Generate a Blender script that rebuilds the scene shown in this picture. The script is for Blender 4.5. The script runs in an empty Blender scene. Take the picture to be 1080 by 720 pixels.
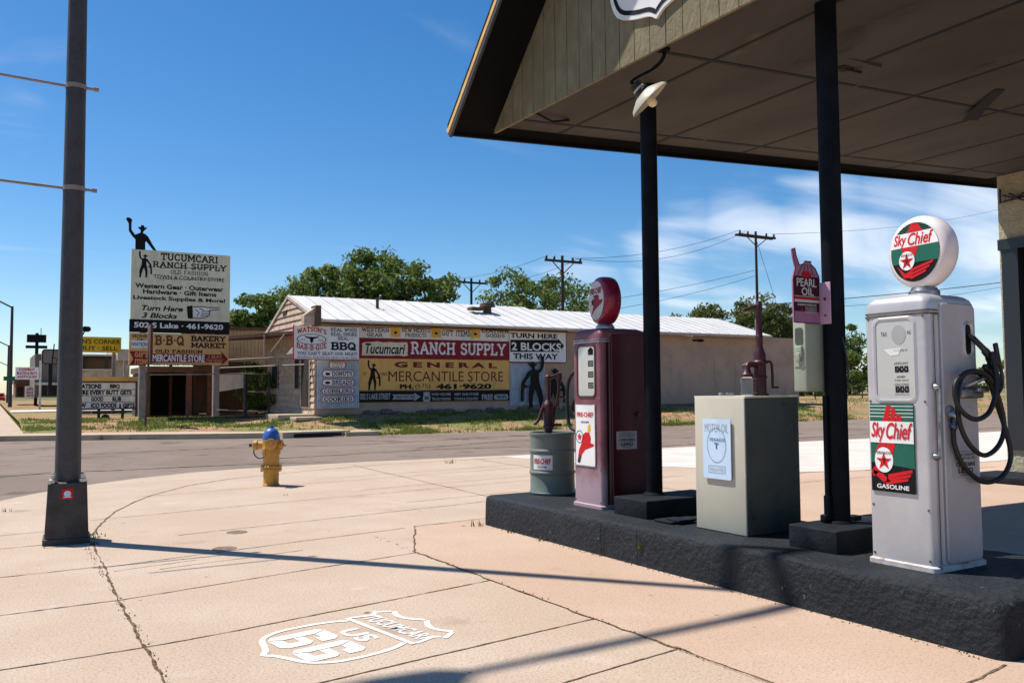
import bpy, bmesh, math, random
import numpy as np
from mathutils import Vector, Matrix, noise as mnoise
random.seed(7); rng = np.random.default_rng(7)
R = math.radians
scene = bpy.context.scene
COL = scene.collection

# ------------------------------------------------------------------ camera model (1080x720 survey of the place)
F, CX, CY, HC = 915., 540., 360., 1.30
PITCH, YAW, ROLL = R(3.2), R(31.0), R(-0.41)
FW = Vector((math.sin(YAW)*math.cos(PITCH), math.cos(YAW)*math.cos(PITCH), math.sin(PITCH)))
R0 = Vector((math.cos(YAW), -math.sin(YAW), 0)); U0 = R0.cross(FW)
RT = R0*math.cos(ROLL)+U0*math.sin(ROLL); UP = -R0*math.sin(ROLL)+U0*math.cos(ROLL)
CAMP = Vector((0, 0, HC))
def ray(x, y): return RT*((x-CX)/F) - UP*((y-CY)/F) + FW
def gz(x, y, z=0.): d = ray(x, y); return CAMP + d*((z-HC)/d.z)
def gx(x, y, X): d = ray(x, y); return CAMP + d*(X/d.x)
def gy(x, y, Y): d = ray(x, y); return CAMP + d*(Y/d.y)

# ------------------------------------------------------------------ object helpers
def tag(o, label=None, cat=None, group=None, kind=None):
    if label: o['label'] = label
    if cat: o['category'] = cat
    if group: o['group'] = group
    if kind: o['kind'] = kind
    return o
def thing(name, label, cat, loc=(0, 0, 0), group=None):
    o = bpy.data.objects.new(name, None); COL.objects.link(o); o.location = loc; o.empty_display_size = .1
    return tag(o, label, cat, group)

class MB:
    def __init__(s): s.v = []; s.f = []
    def add(s, vs, fs):
        b = len(s.v); s.v += [tuple(v) for v in vs]; s.f += [tuple(i+b for i in f) for f in fs]; return s
    def box(s, x0, x1, y0, y1, z0, z1, bev=0, M=None):
        x0, x1 = sorted((x0, x1)); y0, y1 = sorted((y0, y1)); z0, z1 = sorted((z0, z1))
        vs = [(x, y, z) for z in (z0, z1) for y in (y0, y1) for x in (x0, x1)]
        fs = [(0, 2, 3, 1), (4, 5, 7, 6), (0, 1, 5, 4), (2, 6, 7, 3), (0, 4, 6, 2), (1, 3, 7, 5)]
        if bev:
            bm = bmesh.new(); bv = [bm.verts.new(v) for v in vs]
            for f in fs: bm.faces.new([bv[i] for i in f])
            bmesh.ops.bevel(bm, geom=bm.edges[:], offset=bev, segments=3, affect='EDGES', profile=.5)
            bm.verts.index_update(); vs = [v.co.copy() for v in bm.verts]; fs = [[v.index for v in f.verts] for f in bm.faces]; bm.free()
        if M: vs = [M @ Vector(v) for v in vs]
        return s.add(vs, fs)
    def bar(s, p, q, w, h, bev=0):
        p = Vector(p); q = Vector(q); d = q-p; L = d.length; d.normalize()
        up = Vector((0, 0, 1)) if abs(d.z) < .95 else Vector((1, 0, 0))
        a = up.cross(d).normalized(); b = d.cross(a)
        M = Matrix((a, b, d)).transposed().to_4x4(); M.translation = p
        return s.box(-w/2, w/2, -h/2, h/2, 0, L, bev, M)
    def tube(s, pts, r, n=8, caps=True):
        pts = [Vector(p) for p in pts]; rs = r if isinstance(r, (list, tuple)) else [r]*len(pts)
        t = (pts[1]-pts[0]).normalized(); a = t.orthogonal().normalized(); vs = []; fs = []
        for i, p in enumerate(pts):
            if i == 0: t2 = pts[1]-pts[0]
            elif i == len(pts)-1: t2 = pts[-1]-pts[-2]
            else: t2 = (pts[i+1]-p).normalized()+(p-pts[i-1]).normalized()
            t2.normalize(); a = (a-t2*a.dot(t2)).normalized(); b = t2.cross(a)
            for k in range(n):
                q = 2*math.pi*k/n; vs.append(p+a*(rs[i]*math.cos(q))+b*(rs[i]*math.sin(q)))
        for i in range(len(pts)-1):
            for k in range(n):
                fs.append((i*n+k, i*n+(k+1) % n, (i+1)*n+(k+1) % n, (i+1)*n+k))
        if caps: fs += [tuple(range(n))[::-1], tuple((len(pts)-1)*n+k for k in range(n))]
        return s.add(vs, fs)
    def lathe(s, o, prof, axis=(0, 0, 1), n=24, caps=True):
        o = Vector(o); t = Vector(axis).normalized(); a = t.orthogonal().normalized(); b = t.cross(a); vs = []; fs = []
        for (r, h) in prof:
            for k in range(n):
                q = 2*math.pi*k/n; vs.append(o+t*h+a*(r*math.cos(q))+b*(r*math.sin(q)))
        m = len(prof)
        for i in range(m-1):
            for k in range(n): fs.append((i*n+k, i*n+(k+1) % n, (i+1)*n+(k+1) % n, (i+1)*n+k))
        if caps: fs += [tuple(range(n))[::-1], tuple((m-1)*n+k for k in range(n))]
        return s.add(vs, fs)
    def loft(s, rings, caps=True):
        n = len(rings[0]); vs = [p for r in rings for p in r]; fs = []
        for i in range(len(rings)-1):
            for k in range(n): fs.append((i*n+k, i*n+(k+1) % n, (i+1)*n+(k+1) % n, (i+1)*n+k))
        if caps: fs += [tuple(range(n))[::-1], tuple((len(rings)-1)*n+k for k in range(n))]
        return s.add(vs, fs)
    def prism(s, poly, P, d0, d1):
        n = len(poly); ar = sum(poly[i][0]*poly[(i+1) % n][1]-poly[(i+1) % n][0]*poly[i][1] for i in range(n))
        if ar < 0: poly = poly[::-1]
        vs = [P(a, b, d0) for a, b in poly]+[P(a, b, d1) for a, b in poly]
        fs = [tuple(range(n))[::-1], tuple(range(n, 2*n))]+[(i, (i+1) % n, n+(i+1) % n, n+i) for i in range(n)]
        return s.add(vs, fs)
    def flat(s, poly, P, off):
        n = len(poly); ar = sum(poly[i][0]*poly[(i+1) % n][1]-poly[(i+1) % n][0]*poly[i][1] for i in range(n))
        if ar < 0: poly = poly[::-1]
        return s.add([P(a, b, off) for a, b in poly], [tuple(range(n))])
    def frame(s, outer, inner, P, off):
        n = len(outer)
        return s.add([P(a, b, off) for a, b in outer]+[P(a, b, off) for a, b in inner], [(i, (i+1) % n, n+(i+1) % n, n+i) for i in range(n)])

def obj(name, mb, mat, parent=None, smooth=True, weld=False, angle=38):
    me = bpy.data.meshes.new(name)
    org = Vector(parent.matrix_basis.translation) if parent is not None and parent.parent is None else Vector((0, 0, 0))
    if parent is not None and parent.parent is not None: org = Vector(parent['_org'])
    me.from_pydata([tuple(Vector(v)-org) for v in mb.v] if org.length else mb.v, [], mb.f); me.update()
    bm = bmesh.new(); bm.from_mesh(me)
    if weld: bmesh.ops.remove_doubles(bm, verts=bm.verts, dist=1e-4)
    big = [f for f in bm.faces if len(f.verts) > 4]
    if big: bmesh.ops.triangulate(bm, faces=big)
    bm.to_mesh(me); bm.free()
    if smooth and len(me.polygons):
        me.polygons.foreach_set('use_smooth', [True]*len(me.polygons)); me.set_sharp_from_angle(angle=R(angle))
    me.materials.append(mat)
    o = bpy.data.objects.new(name, me); COL.objects.link(o); o['_org'] = tuple(org)
    if parent is not None: o.parent = parent
    return o
def struct(name, mb, mat, kind='structure', smooth=False):
    o = obj(name, mb, mat, None, smooth); o['kind'] = kind; return o
def solo(name, mb, mat, label, cat, group=None, smooth=True):
    return tag(obj(name, mb, mat, None, smooth), label, cat, group)
def copy_tree(o, parent=None):
    c = o.copy(); COL.objects.link(c)
    if parent is not None: c.parent = parent
    for ch in list(o.children): copy_tree(ch, c)
    return c

class Plane:
    def __init__(s, o, u, v): s.o = Vector(o); s.u = Vector(u).normalized(); s.v = Vector(v).normalized(); s.n = s.u.cross(s.v)
    def __call__(s, a, b, d=0): return s.o+s.u*a+s.v*b+s.n*d
def PF(Y): return Plane((0, Y, 0), (1, 0, 0), (0, 0, 1))      # faces -Y, (a,b)=(x,z)
def PS(X): return Plane((X, 0, 0), (0, -1, 0), (0, 0, 1))     # faces -X, (a,b)=(-y,z)
GROUND = Plane((0, 0, 0), (1, 0, 0), (0, 1, 0))
def rrect(a0, a1, b0, b1, r, n=5):
    out = []
    for cx, cy, q in ((a1-r, b1-r, 0), (a0+r, b1-r, 90), (a0+r, b0+r, 180), (a1-r, b0+r, 270)):
        for k in range(n+1):
            t = R(q+90*k/n); out.append((cx+r*math.cos(t), cy+r*math.sin(t)))
    return out
def ell(cx, cy, rx, ry, n=28, a0=0, a1=360): return [(cx+rx*math.cos(R(a0+(a1-a0)*k/n)), cy+ry*math.sin(R(a0+(a1-a0)*k/n))) for k in range(n)]
def rect(a0, a1, b0, b1): return [(a0, b0), (a1, b0), (a1, b1), (a0, b1)]
def star(cx, cy, r, rot=90, ri=.39): return [(cx+(r if k % 2 == 0 else r*ri)*math.cos(R(rot+36*k)), cy+(r if k % 2 == 0 else r*ri)*math.sin(R(rot+36*k))) for k in range(10)]
def catmull(pts, n=6):
    P = [Vector(p) for p in pts]; out = []
    for i in range(len(P)-1):
        a = P[max(i-1, 0)]; b = P[i]; c = P[i+1]; d = P[min(i+2, len(P)-1)]
        for k in range(n):
            t = k/n; out.append(.5*((2*b)+(c-a)*t+(2*a-5*b+4*c-d)*t*t+(3*b-a-3*c+d)*t**3))
    out.append(P[-1]); return out
def ribbon(pts, w, jit=0, closed=False, step=None):
    """2-D polyline -> list of quads (as polygons) of a band of width w"""
    P = [Vector((p[0], p[1])) for p in pts]
    if step:
        Q = []
        for i in range(len(P)-1):
            n = max(1, int((P[i+1]-P[i]).length/step))
            for k in range(n): Q.append(P[i].lerp(P[i+1], k/n))
        Q.append(P[-1]); P = Q
    n = len(P); L = []; Rr = []
    for i in range(n):
        if closed: t = (P[(i+1) % n]-P[i-1])
        else: t = P[min(i+1, n-1)]-P[max(i-1, 0)]
        t.normalize(); nn = Vector((-t.y, t.x))
        L.append(P[i]+nn*(w/2)*(1+random.uniform(-jit, jit))); Rr.append(P[i]-nn*(w/2)*(1+random.uniform(-jit, jit)))
    vs = [tuple(p) for p in L+Rr]; fs = [(n+i, n+(i+1) % n, (i+1) % n, i) for i in range(n if closed else n-1)]
    return vs, fs
def add_ribbon(mb, P, off, pts, w, jit=0, closed=False, step=None):
    vs, fs = ribbon(pts, w, jit, closed, step); mb.add([P(a, b, off) for a, b in vs], fs)

# ------------------------------------------------------------------ lettering
_fc = bpy.data.curves.new('type', 'FONT'); _fo = bpy.data.objects.new('type', _fc); COL.objects.link(_fo)
_cache = {}
def sans(sx, bold, shear):
    k = (sx, bold, shear)
    if k not in _cache:
        _fc.body = sx; _fc.offset = bold; _fc.shear = shear; _fc.size = 1; _fc.resolution_u = 3
        dg = bpy.context.evaluated_depsgraph_get(); dg.update()
        me = _fo.evaluated_get(dg).to_mesh()
        v = np.array([(p.co.x, p.co.y) for p in me.vertices]); f = [tuple(p.vertices) for p in me.polygons]
        _fo.evaluated_get(dg).to_mesh_clear(); _cache[k] = (v, f)
    return _cache[k]
def arc(cx, cy, rx, ry, a0, a1, n=10): return [(cx+rx*math.cos(R(a0+(a1-a0)*k/n)), cy+ry*math.sin(R(a0+(a1-a0)*k/n))) for k in range(n+1)]
SL = {
 'A': (.96, [[(.1, 0), (.48, 1), (.86, 0)], [(.25, .35), (.71, .35)]], [(.1, 0), (.86, 0)]),
 'B': (.84, [[(.18, 0), (.18, 1), (.48, 1)]+arc(.48, .77, .22, .23, 90, -90)+[(.18, .54)], [(.45, .54)]+arc(.5, .27, .25, .27, 90, -90)+[(.18, 0)]], [(.14, 0), (.14, 1)]),
 'C': (.86, [arc(.45, .5, .34, .5, 48, 312, 16)], [(.7, .84, 1), (.7, .16, 1)]),
 'D': (.9, [[(.18, 0), (.18, 1), (.4, 1)]+arc(.42, .5, .38, .5, 90, -90, 14)+[(.18, 0)]], [(.14, 0), (.14, 1)]),
 'E': (.8, [[(.68, .18), (.68, 0), (.18, 0), (.18, 1), (.68, 1), (.68, .82)], [(.18, .52), (.5, .52)]], [(.14, 0), (.14, 1)]),
 'F': (.76, [[(.18, 0), (.18, 1), (.68, 1), (.68, .82)], [(.18, .5), (.5, .5)]], [(.18, 0), (.14, 1)]),
 'G': (.92, [arc(.46, .5, .35, .5, 50, 330, 16)+[(.78, .42)], [(.52, .42), (.88, .42)]], [(.72, .84, 1)]),
 'H': (.96, [[(.18, 0), (.18, 1)], [(.78, 0), (.78, 1)], [(.18, .5), (.78, .5)]], [(.18, 0), (.18, 1), (.78, 0), (.78, 1)]),
 'I': (.44, [[(.22, 0), (.22, 1)]], [(.22, 0), (.22, 1)]),
 'K': (.92, [[(.18, 0), (.18, 1)], [(.76, 1), (.22, .45)], [(.38, .6), (.78, 0)]], [(.18, 0), (.18, 1), (.76, 1), (.78, 0)]),
 'L': (.78, [[(.18, 1), (.18, 0), (.68, 0), (.68, .22)]], [(.18, 1), (.14, 0)]),
 'M': (1.1, [[(.16, 0), (.16, 1), (.55, .3), (.94, 1), (.94, 0)]], [(.16, 0), (.12, 1), (.98, 1), (.94, 0)]),
 'N': (.96, [[(.18, 0), (.18, 1), (.78, 0), (.78, 1)]], [(.18, 0), (.14, 1), (.78, 1)]),
 'O': (.9, [arc(.45, .5, .35, .5, 0, 360, 20)], []),
 'P': (.8, [[(.18, 0), (.18, 1), (.45, 1)]+arc(.47, .74, .24, .26, 90, -90)+[(.18, .48)]], [(.18, 0), (.14, 1)]),
 'Q': (.92, [arc(.45, .5, .35, .5, 0, 360, 20), [(.5, .25), (.85, -.08)]], []),
 'R': (.92, [[(.18, 0), (.18, 1), (.46, 1)]+arc(.48, .75, .23, .25, 90, -90)+[(.18, .5)], [(.48, .5), (.78, 0)]], [(.18, 0), (.14, 1), (.8, 0)]),
 'S': (.8, [arc(.4, .75, .27, .25, 25, 250, 12)[:-1]+[(.4, .52)]+arc(.4, .25, .29, .25, 80, -155, 12)], [(.64, .86, 1), (.14, .14, 1)]),
 'T': (.86, [[(.43, 0), (.43, 1)], [(.08, .8), (.08, 1), (.78, 1), (.78, .8)]], [(.43, 0)]),
 'U': (.94, [[(.18, 1), (.18, .33)]+arc(.47, .33, .29, .33, 180, 360, 12)+[(.76, 1)]], [(.18, 1), (.76, 1)]),
 'W': (1.2, [[(.1, 1), (.34, 0), (.6, .8), (.86, 0), (1.1, 1)]], [(.1, 1), (.6, .85), (1.1, 1)]),
 'X': (.9, [[(.12, 0), (.78, 1)], [(.12, 1), (.78, 0)]], [(.12, 0), (.78, 1), (.12, 1), (.78, 0)]),
 'Y': (.92, [[(.1, 1), (.46, .48), (.82, 1)], [(.46, .48), (.46, 0)]], [(.1, 1), (.82, 1), (.46, 0)]),
 'V': (.92, [[(.1, 1), (.46, 0), (.82, 1)]], [(.1, 1), (.82, 1)]),
 '-': (.5, [[(.1, .5), (.4, .5)]], []), "'": (.3, [[(.15, .8), (.15, 1)]], []), '.': (.34, [[(.15, .02), (.17, .02)]], []),
 '·': (.4, [[(.19, .5), (.21, .5)]], []), '!': (.36, [[(.18, .3), (.18, 1)], [(.18, 0), (.18, .02)]], []), ' ': (.5, [], [])}
def sd_seg(X, Y, a, b):
    ax, ay = a; bx, by = b; dx, dy = bx-ax, by-ay; L = dx*dx+dy*dy+1e-12
    t = np.clip(((X-ax)*dx+(Y-ay)*dy)/L, 0, 1); return np.hypot(X-ax-t*dx, Y-ay-t*dy)
_g = {}
def slab_glyph(c, w, N=24):
    k = (c, round(w, 3))
    if k in _g: return _g[k]
    wd, st, se = SL[c]
    if not st: _g[k] = ([], [], wd); return _g[k]
    h = 1.24/N; xs = np.arange(-.16, wd+.16+h, h); ys = np.arange(-.14, 1.14+h, h); X, Y = np.meshgrid(xs, ys)
    D = np.full(X.shape, 9.)
    for pl in st:
        for a, b in zip(pl[:-1], pl[1:]): D = np.minimum(D, sd_seg(X, Y, a, b)-w)
    for q in se:
        if len(q) == 3: D = np.minimum(D, np.maximum(abs(X-q[0])-w*.75, abs(Y-q[1])-.16))
        else: D = np.minimum(D, np.maximum(abs(X-q[0])-.2, abs(Y-q[1])-w*.75))
    vs = []; fs = []
    for j in range(len(ys)-1):
        i = 0
        while i < len(xs)-1:
            cs = [(xs[i], ys[j], D[j, i]), (xs[i+1], ys[j], D[j, i+1]), (xs[i+1], ys[j+1], D[j+1, i+1]), (xs[i], ys[j+1], D[j+1, i])]
            ins = [q[2] < 0 for q in cs]
            if all(ins):
                i2 = i
                while i2 < len(xs)-1 and D[j, i2+1] < 0 and D[j+1, i2+1] < 0: i2 += 1
                poly = [(xs[i], ys[j]), (xs[i2], ys[j]), (xs[i2], ys[j+1]), (xs[i], ys[j+1])]; i = i2
            else:
                poly = []
                for q in range(4):
                    a = cs[q]; b = cs[(q+1) % 4]
                    if a[2] < 0: poly.append((a[0], a[1]))
                    if (a[2] < 0) != (b[2] < 0):
                        t = a[2]/(a[2]-b[2]); poly.append((a[0]+t*(b[0]-a[0]), a[1]+t*(b[1]-a[1])))
                i += 1
            if len(poly) >= 3:
                b0 = len(vs); vs += poly; fs.append(tuple(range(b0, b0+len(poly))))
    _g[k] = (vs, fs, wd); return _g[k]
def glyphs(sx, style, bold, shear):
    if style == 'slab' and all(c in SL for c in sx):
        V = []; Fc = []; x = 0
        for c in sx:
            vs, fs, wd = slab_glyph(c, bold or .085)
            b = len(V); V += [(px+x+shear*py, py) for px, py in vs]; Fc += [tuple(i+b for i in f) for f in fs]; x += wd+.06
        return np.array(V), Fc
    return sans(sx, bold, shear)
def text(mb, P, sx, a0, a1, b0, b1, style='sans', bold=0., shear=0., off=.003, warp=None):
    """letters that fill the box a0..a1 x b0..b1 on plane P"""
    v, f = glyphs(sx, style, bold, shear)
    lo = v.min(0); hi = v.max(0); q = (v-lo)/(hi-lo)
    pts = []
    for x, y in q:
        a = a0+(a1-a0)*x; b = b0+(b1-b0)*y
        if warp: a, b = warp(x, y, a, b)
        pts.append(P(a, b, off))
    mb.add(pts, f)
def tpx(mb, Y, sx, px0, py0, px1, py1, off=.004, **k):
    """lettering on a wall plane y=Y facing the street"""
    a = gy(px0, py1, Y); b = gy(px1, py0, Y); t = gy(px0, py0, Y)
    text(mb, PF(Y), sx, a.x, b.x, a.z, t.z, off=off, **k)
def qpx(px0, py0, px1, py1, Y):
    a = gy(px0, py1, Y); b = gy(px1, py0, Y); t = gy(px0, py0, Y); return (a.x, b.x, a.z, t.z)

# ------------------------------------------------------------------ materials
def mat(name, col, rough=.7, metal=0., col2=None, s2=3., lo=.4, hi=.65, stain=None, bump=None, spec=.5, fine=None, coat=0, detail=4, stretch=None, zfade=None, spots=None):
    m = bpy.data.materials.new(name); m.use_nodes = True; nt = m.node_tree; N = nt.nodes; L = nt.links
    b = N['Principled BSDF']; b.inputs['Roughness'].default_value = rough; b.inputs['Metallic'].default_value = metal
    b.inputs['Specular IOR Level'].default_value = spec; b.inputs['Coat Weight'].default_value = coat
    tc = N.new('ShaderNodeTexCoord'); vec = tc.outputs['Object']
    if stretch:
        mp = N.new('ShaderNodeMapping'); mp.inputs['Scale'].default_value = stretch; L.new(vec, mp.inputs['Vector']); vec = mp.outputs[0]
    def noise(sc, de=detail, ro=.6):
        n = N.new('ShaderNodeTexNoise'); n.inputs['Scale'].default_value = sc; n.inputs['Detail'].default_value = de; n.inputs['Roughness'].default_value = ro
        L.new(vec, n.inputs['Vector']); return n.outputs['Fac']
    def ramp(f, l, h):
        r = N.new('ShaderNodeMapRange'); r.inputs['From Min'].default_value = l; r.inputs['From Max'].default_value = h; r.interpolation_type = 'SMOOTHSTEP'
        L.new(f, r.inputs['Value']); return r.outputs[0]
    def mix(f, a, c):
        x = N.new('ShaderNodeMix'); x.data_type = 'RGBA'; L.new(f, x.inputs[0])
        for s, w in ((6, a), (7, c)):
            if isinstance(w, tuple): x.inputs[s].default_value = (*w, 1)
            else: L.new(w, x.inputs[s])
        return x.outputs[2]
    cur = tuple(col)
    if col2: cur = mix(ramp(noise(s2), lo, hi), cur, tuple(col2))
    if fine: cur = mix(ramp(noise(fine[1], 2), fine[2], fine[3]), cur, tuple(fine[0]))
    if stain: 
        for st in (stain if isinstance(stain, list) else [stain]): cur = mix(ramp(noise(st[1], 6, .65), st[2], st[3]), cur, tuple(st[0]))
    if spots:
        for (c_, sc_, lo_, hi_) in spots:
            v = N.new('ShaderNodeTexVoronoi'); v.inputs['Scale'].default_value = sc_; v.inputs['Randomness'].default_value = 1; L.new(vec, v.inputs['Vector'])
            wn = N.new('ShaderNodeMath'); wn.operation = 'ADD'; L.new(v.outputs['Distance'], wn.inputs[0]); sx = N.new('ShaderNodeSeparateColor'); L.new(v.outputs['Color'], sx.inputs[0])
            mu = N.new('ShaderNodeMath'); mu.operation = 'MULTIPLY'; L.new(sx.outputs[0], mu.inputs[0]); mu.inputs[1].default_value = hi_*2.5; L.new(mu.outputs[0], wn.inputs[1])
            cur = mix(ramp(wn.outputs[0], hi_, lo_), cur, tuple(c_))
    if zfade:
        sp = N.new('ShaderNodeSeparateXYZ'); L.new(tc.outputs['Object'], sp.inputs[0]); ad = N.new('ShaderNodeMath'); ad.operation = 'MULTIPLY_ADD'; L.new(noise(9, 5), ad.inputs[0]); ad.inputs[1].default_value = .35; L.new(sp.outputs[2], ad.inputs[2])
        cur = mix(ramp(ad.outputs[0], zfade[2], zfade[1]), cur, tuple(zfade[0]))
    if isinstance(cur, tuple): b.inputs['Base Color'].default_value = (*cur, 1)
    else: L.new(cur, b.inputs['Base Color'])
    if bump:
        bp = N.new('ShaderNodeBump'); bp.inputs['Strength'].default_value = bump[1]; bp.inputs['Distance'].default_value = bump[2]
        L.new(noise(bump[0], 5), bp.inputs['Height']); L.new(bp.outputs[0], b.inputs['Normal'])
    return m
M = {}
M['conc'] = mat('weathered_concrete', (.495, .375, .275), .9, col2=(.55, .435, .335), s2=.8, lo=.35, hi=.7, fine=((.30, .21, .145), 75, .42, .80), stain=[((.42, .32, .235), 2.3, .58, .76), ((.62, .53, .44), 1.3, .6, .8), ((.34, .245, .17), 26, .58, .82), ((.24, .165, .11), 45, .67, .76), ((.62, .52, .42), 60, .60, .74), ((.33, .25, .18), .7, .60, .72), ((.20, .15, .11), 1.9, .70, .78)], spots=[((.14, .105, .08), 2.6, .05, .07), ((.22, .165, .12), 6, .06, .10)], bump=(120, .45, .004), spec=.22)
M['pink'] = mat('pink_concrete', (.50, .35, .252), .85, col2=(.55, .405, .305), s2=.7, lo=.35, hi=.7, fine=((.34, .23, .16), 80, .44, .78), stain=[((.60, .48, .39), 1.5, .64, .8), ((.36, .24, .16), 9, .68, .82), ((.30, .20, .13), 50, .69, .76), ((.40, .27, .19), .9, .60, .72), ((.22, .155, .11), 1.6, .70, .79)], spots=[((.16, .11, .08), 2.3, .05, .07), ((.24, .165, .115), 5, .05, .09)], bump=(100, .35, .003), spec=.22)
M['white_conc'] = mat('new_concrete', (.64, .585, .52), .9, col2=(.56, .505, .44), s2=.9, stain=((.42, .36, .3), 2, .62, .78), fine=((.5, .44, .38), 120, .5, .75), bump=(60, .2, .003), spec=.2)
M['asph'] = mat('worn_asphalt', (.225, .168, .128), .95, col2=(.28, .215, .168), s2=.35, lo=.35, hi=.65, fine=((.13, .102, .086), 60, .48, .64), stain=[((.13, .10, .085), .55, .56, .66), ((.17, .135, .115), 3, .58, .72), ((.40, .35, .31), 40, .64, .73)], bump=(60, .5, .006), spec=.2)
M['soil'] = mat('joint_soil', (.20, .135, .085), 1, col2=(.08, .052, .032), s2=30, lo=.45, hi=.6, bump=(60, 1, .01), spec=.1)
M['dirt'] = mat('dry_earth', (.40, .235, .135), 1, col2=(.22, .21, .075), s2=.45, lo=.42, hi=.6, fine=((.18, .12, .065), 7, .52, .72), stain=((.42, .22, .12), .6, .58, .7), bump=(8, .6, .05), spec=.1)
M['farland'] = mat('far_ground', (.20, .17, .09), 1, col2=(.13, .13, .055), s2=.05, spec=.1)
M['kerb'] = mat('kerb_concrete', (.50, .40, .27), .9, col2=(.40, .31, .2), s2=1.5, stain=((.15, .11, .07), 3, .6, .75), bump=(30, .3, .01), spec=.2)
M['island'] = mat('charcoal_painted_concrete', (.017, .020, .0245), .65, col2=(.023, .027, .032), s2=3, stain=[((.09, .095, .10), 16, .70, .78), ((.014, .015, .016), 5, .58, .7), ((.15, .148, .145), 20, .66, .71), ((.07, .06, .05), 2.2, .62, .76)], bump=(24, 1.0, .028), spec=.2)
M['block'] = mat('dark_painted_block', (.011, .013, .016), .7, col2=(.018, .021, .025), s2=6, stain=((.12, .12, .12), 22, .72, .78), bump=(20, .6, .015), spec=.14)
M['post'] = mat('black_painted_steel', (.004, .005, .008), .55, col2=(.007, .009, .013), s2=5, stain=((.42, .40, .38), 15, .70, .715), spec=.1)
M['galv'] = mat('grey_galvanised_steel', (.072, .067, .069), .6, metal=.2, col2=(.056, .052, .054), s2=9, lo=.4, hi=.65, fine=((.085, .08, .08), 45, .5, .75), spec=.4)
M['galvdark'] = mat('dark_base_cover', (.062, .056, .052), .6, metal=.2, col2=(.04, .036, .034), s2=6, spec=.4)
M['bolt'] = mat('bright_bolt', (.55, .5, .45), .45, metal=.7)
M['hyd_y'] = mat('hydrant_yellow', (.52, .26, .035), .5, col2=(.42, .20, .03), s2=7, stain=((.16, .06, .02), 11, .63, .74), bump=(25, .3, .006))
M['hyd_b'] = mat('hydrant_blue', (.018, .09, .36), .45, col2=(.03, .13, .42), s2=8)
M['chain'] = mat('dark_chain', (.03, .025, .02), .6, metal=.6)
M['red'] = mat('faded_maroon_paint', (.058, .006, .012), .36, col2=(.085, .012, .02), s2=2.4, lo=.4, hi=.7, stain=[((.12, .04, .046), 4, .66, .82), ((.10, .03, .012), 16, .70, .76)], bump=(12, .08, .01), spec=.5)
M['redface'] = mat('chalky_pink_paint', (.17, .045, .06), .5, col2=(.27, .11, .13), s2=2.6, lo=.4, hi=.75, zfade=((.42, .29, .32), .28, .72), stain=[((.20, .07, .025), 7, .66, .76), ((.33, .09, .10), 3, .62, .8)], bump=(12, .12, .01))
M['redglobe'] = mat('glossy_red_globe', (.20, .008, .028), .25, col2=(.27, .014, .04), s2=4)
M['silver'] = mat('silver_paint', (.49, .46, .46), .36, metal=.25, col2=(.56, .53, .525), s2=3.5, lo=.35, hi=.7, stain=[((.36, .33, .32), 6, .63, .8), ((.60, .58, .57), 22, .70, .73), ((.16, .12, .10), 26, .74, .77)], bump=(26, .22, .006), spec=.5)
M['silvertrim'] = mat('rusty_white_trim', (.62, .58, .55), .5, col2=(.48, .4, .36), s2=9, stain=((.14, .06, .025), 13, .56, .68))
M['goldband'] = mat('brown_band', (.12, .085, .05), .4, metal=.4, col2=(.2, .15, .1), s2=10)
M['milk'] = mat('milk_glass', (.80, .74, .71), .28, col2=(.74, .64, .6), s2=5)
M['dial'] = mat('dial_face', (.50, .49, .46), .25, coat=1, col2=(.48, .47, .44), s2=4, lo=.4, hi=.7)
M['chrome'] = mat('worn_aluminium', (.42, .42, .44), .38, metal=.9, col2=(.2, .2, .21), s2=12)
M['rubber'] = mat('black_rubber', (.007, .007, .008), .55)
M['darkmetal'] = mat('dark_metal', (.025, .025, .027), .45, metal=.5, col2=(.06, .055, .055), s2=10)
M['cream'] = mat('cream_cabinet_paint', (.53, .49, .385), .6, col2=(.45, .415, .33), s2=2.2, stain=[((.62, .6, .52), 7, .63, .74), ((.30, .25, .15), 10, .70, .8)], bump=(8, .1, .01), stretch=(1, 1, .55))
M['greencab'] = mat('dull_green_paint', (.072, .076, .060), .55, col2=(.052, .056, .044), s2=3, stain=[((.02, .02, .016), 6, .6, .7), ((.10, .10, .08), 4, .6, .72), ((.50, .50, .45), 26, .69, .715)])
M['palegreen'] = mat('pale_green_paint', (.33, .36, .27), .5, col2=(.27, .295, .22), s2=4, stain=((.12, .09, .05), 9, .7, .78))
M['drum'] = mat('grey_green_drum', (.155, .185, .155), .5, col2=(.12, .145, .122), s2=3, stain=((.16, .085, .035), 9, .68, .78), bump=(10, .1, .006))
M['pumpred'] = mat('oxblood_iron', (.045, .005, .009), .45, col2=(.07, .012, .016), s2=9, stain=((.05, .01, .01), 14, .6, .7), bump=(30, .3, .005))
M['glass'] = None
M['soffit'] = mat('grey_brown_soffit', (.086, .077, .066), .9, col2=(.060, .053, .045), s2=1.2, lo=.35, hi=.7, stain=[((.12, .10, .08), 2.2, .62, .8), ((.03, .025, .02), 5, .66, .78), ((.035, .03, .025), 1.1, .62, .72)], bump=(6, .15, .02), spec=.2, stretch=(1, .5, 1))
M['seam'] = mat('dark_seam', (.008, .007, .006), .9)
M['siding'] = mat('olive_wood_siding', (.205, .172, .102), .85, col2=(.255, .217, .132), s2=9, lo=.4, hi=.7, stain=((.10, .085, .05), 24, .62, .74), bump=(40, .9, .012), spec=.2, stretch=(1, 1., .5))
M['black'] = mat('black_trim', (.005, .005, .005), .85, spec=.15)
M['shingle'] = mat('black_shingle', (.022, .021, .021), .95, col2=(.035, .033, .032), s2=12, bump=(30, .8, .01), spec=.2)
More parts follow.
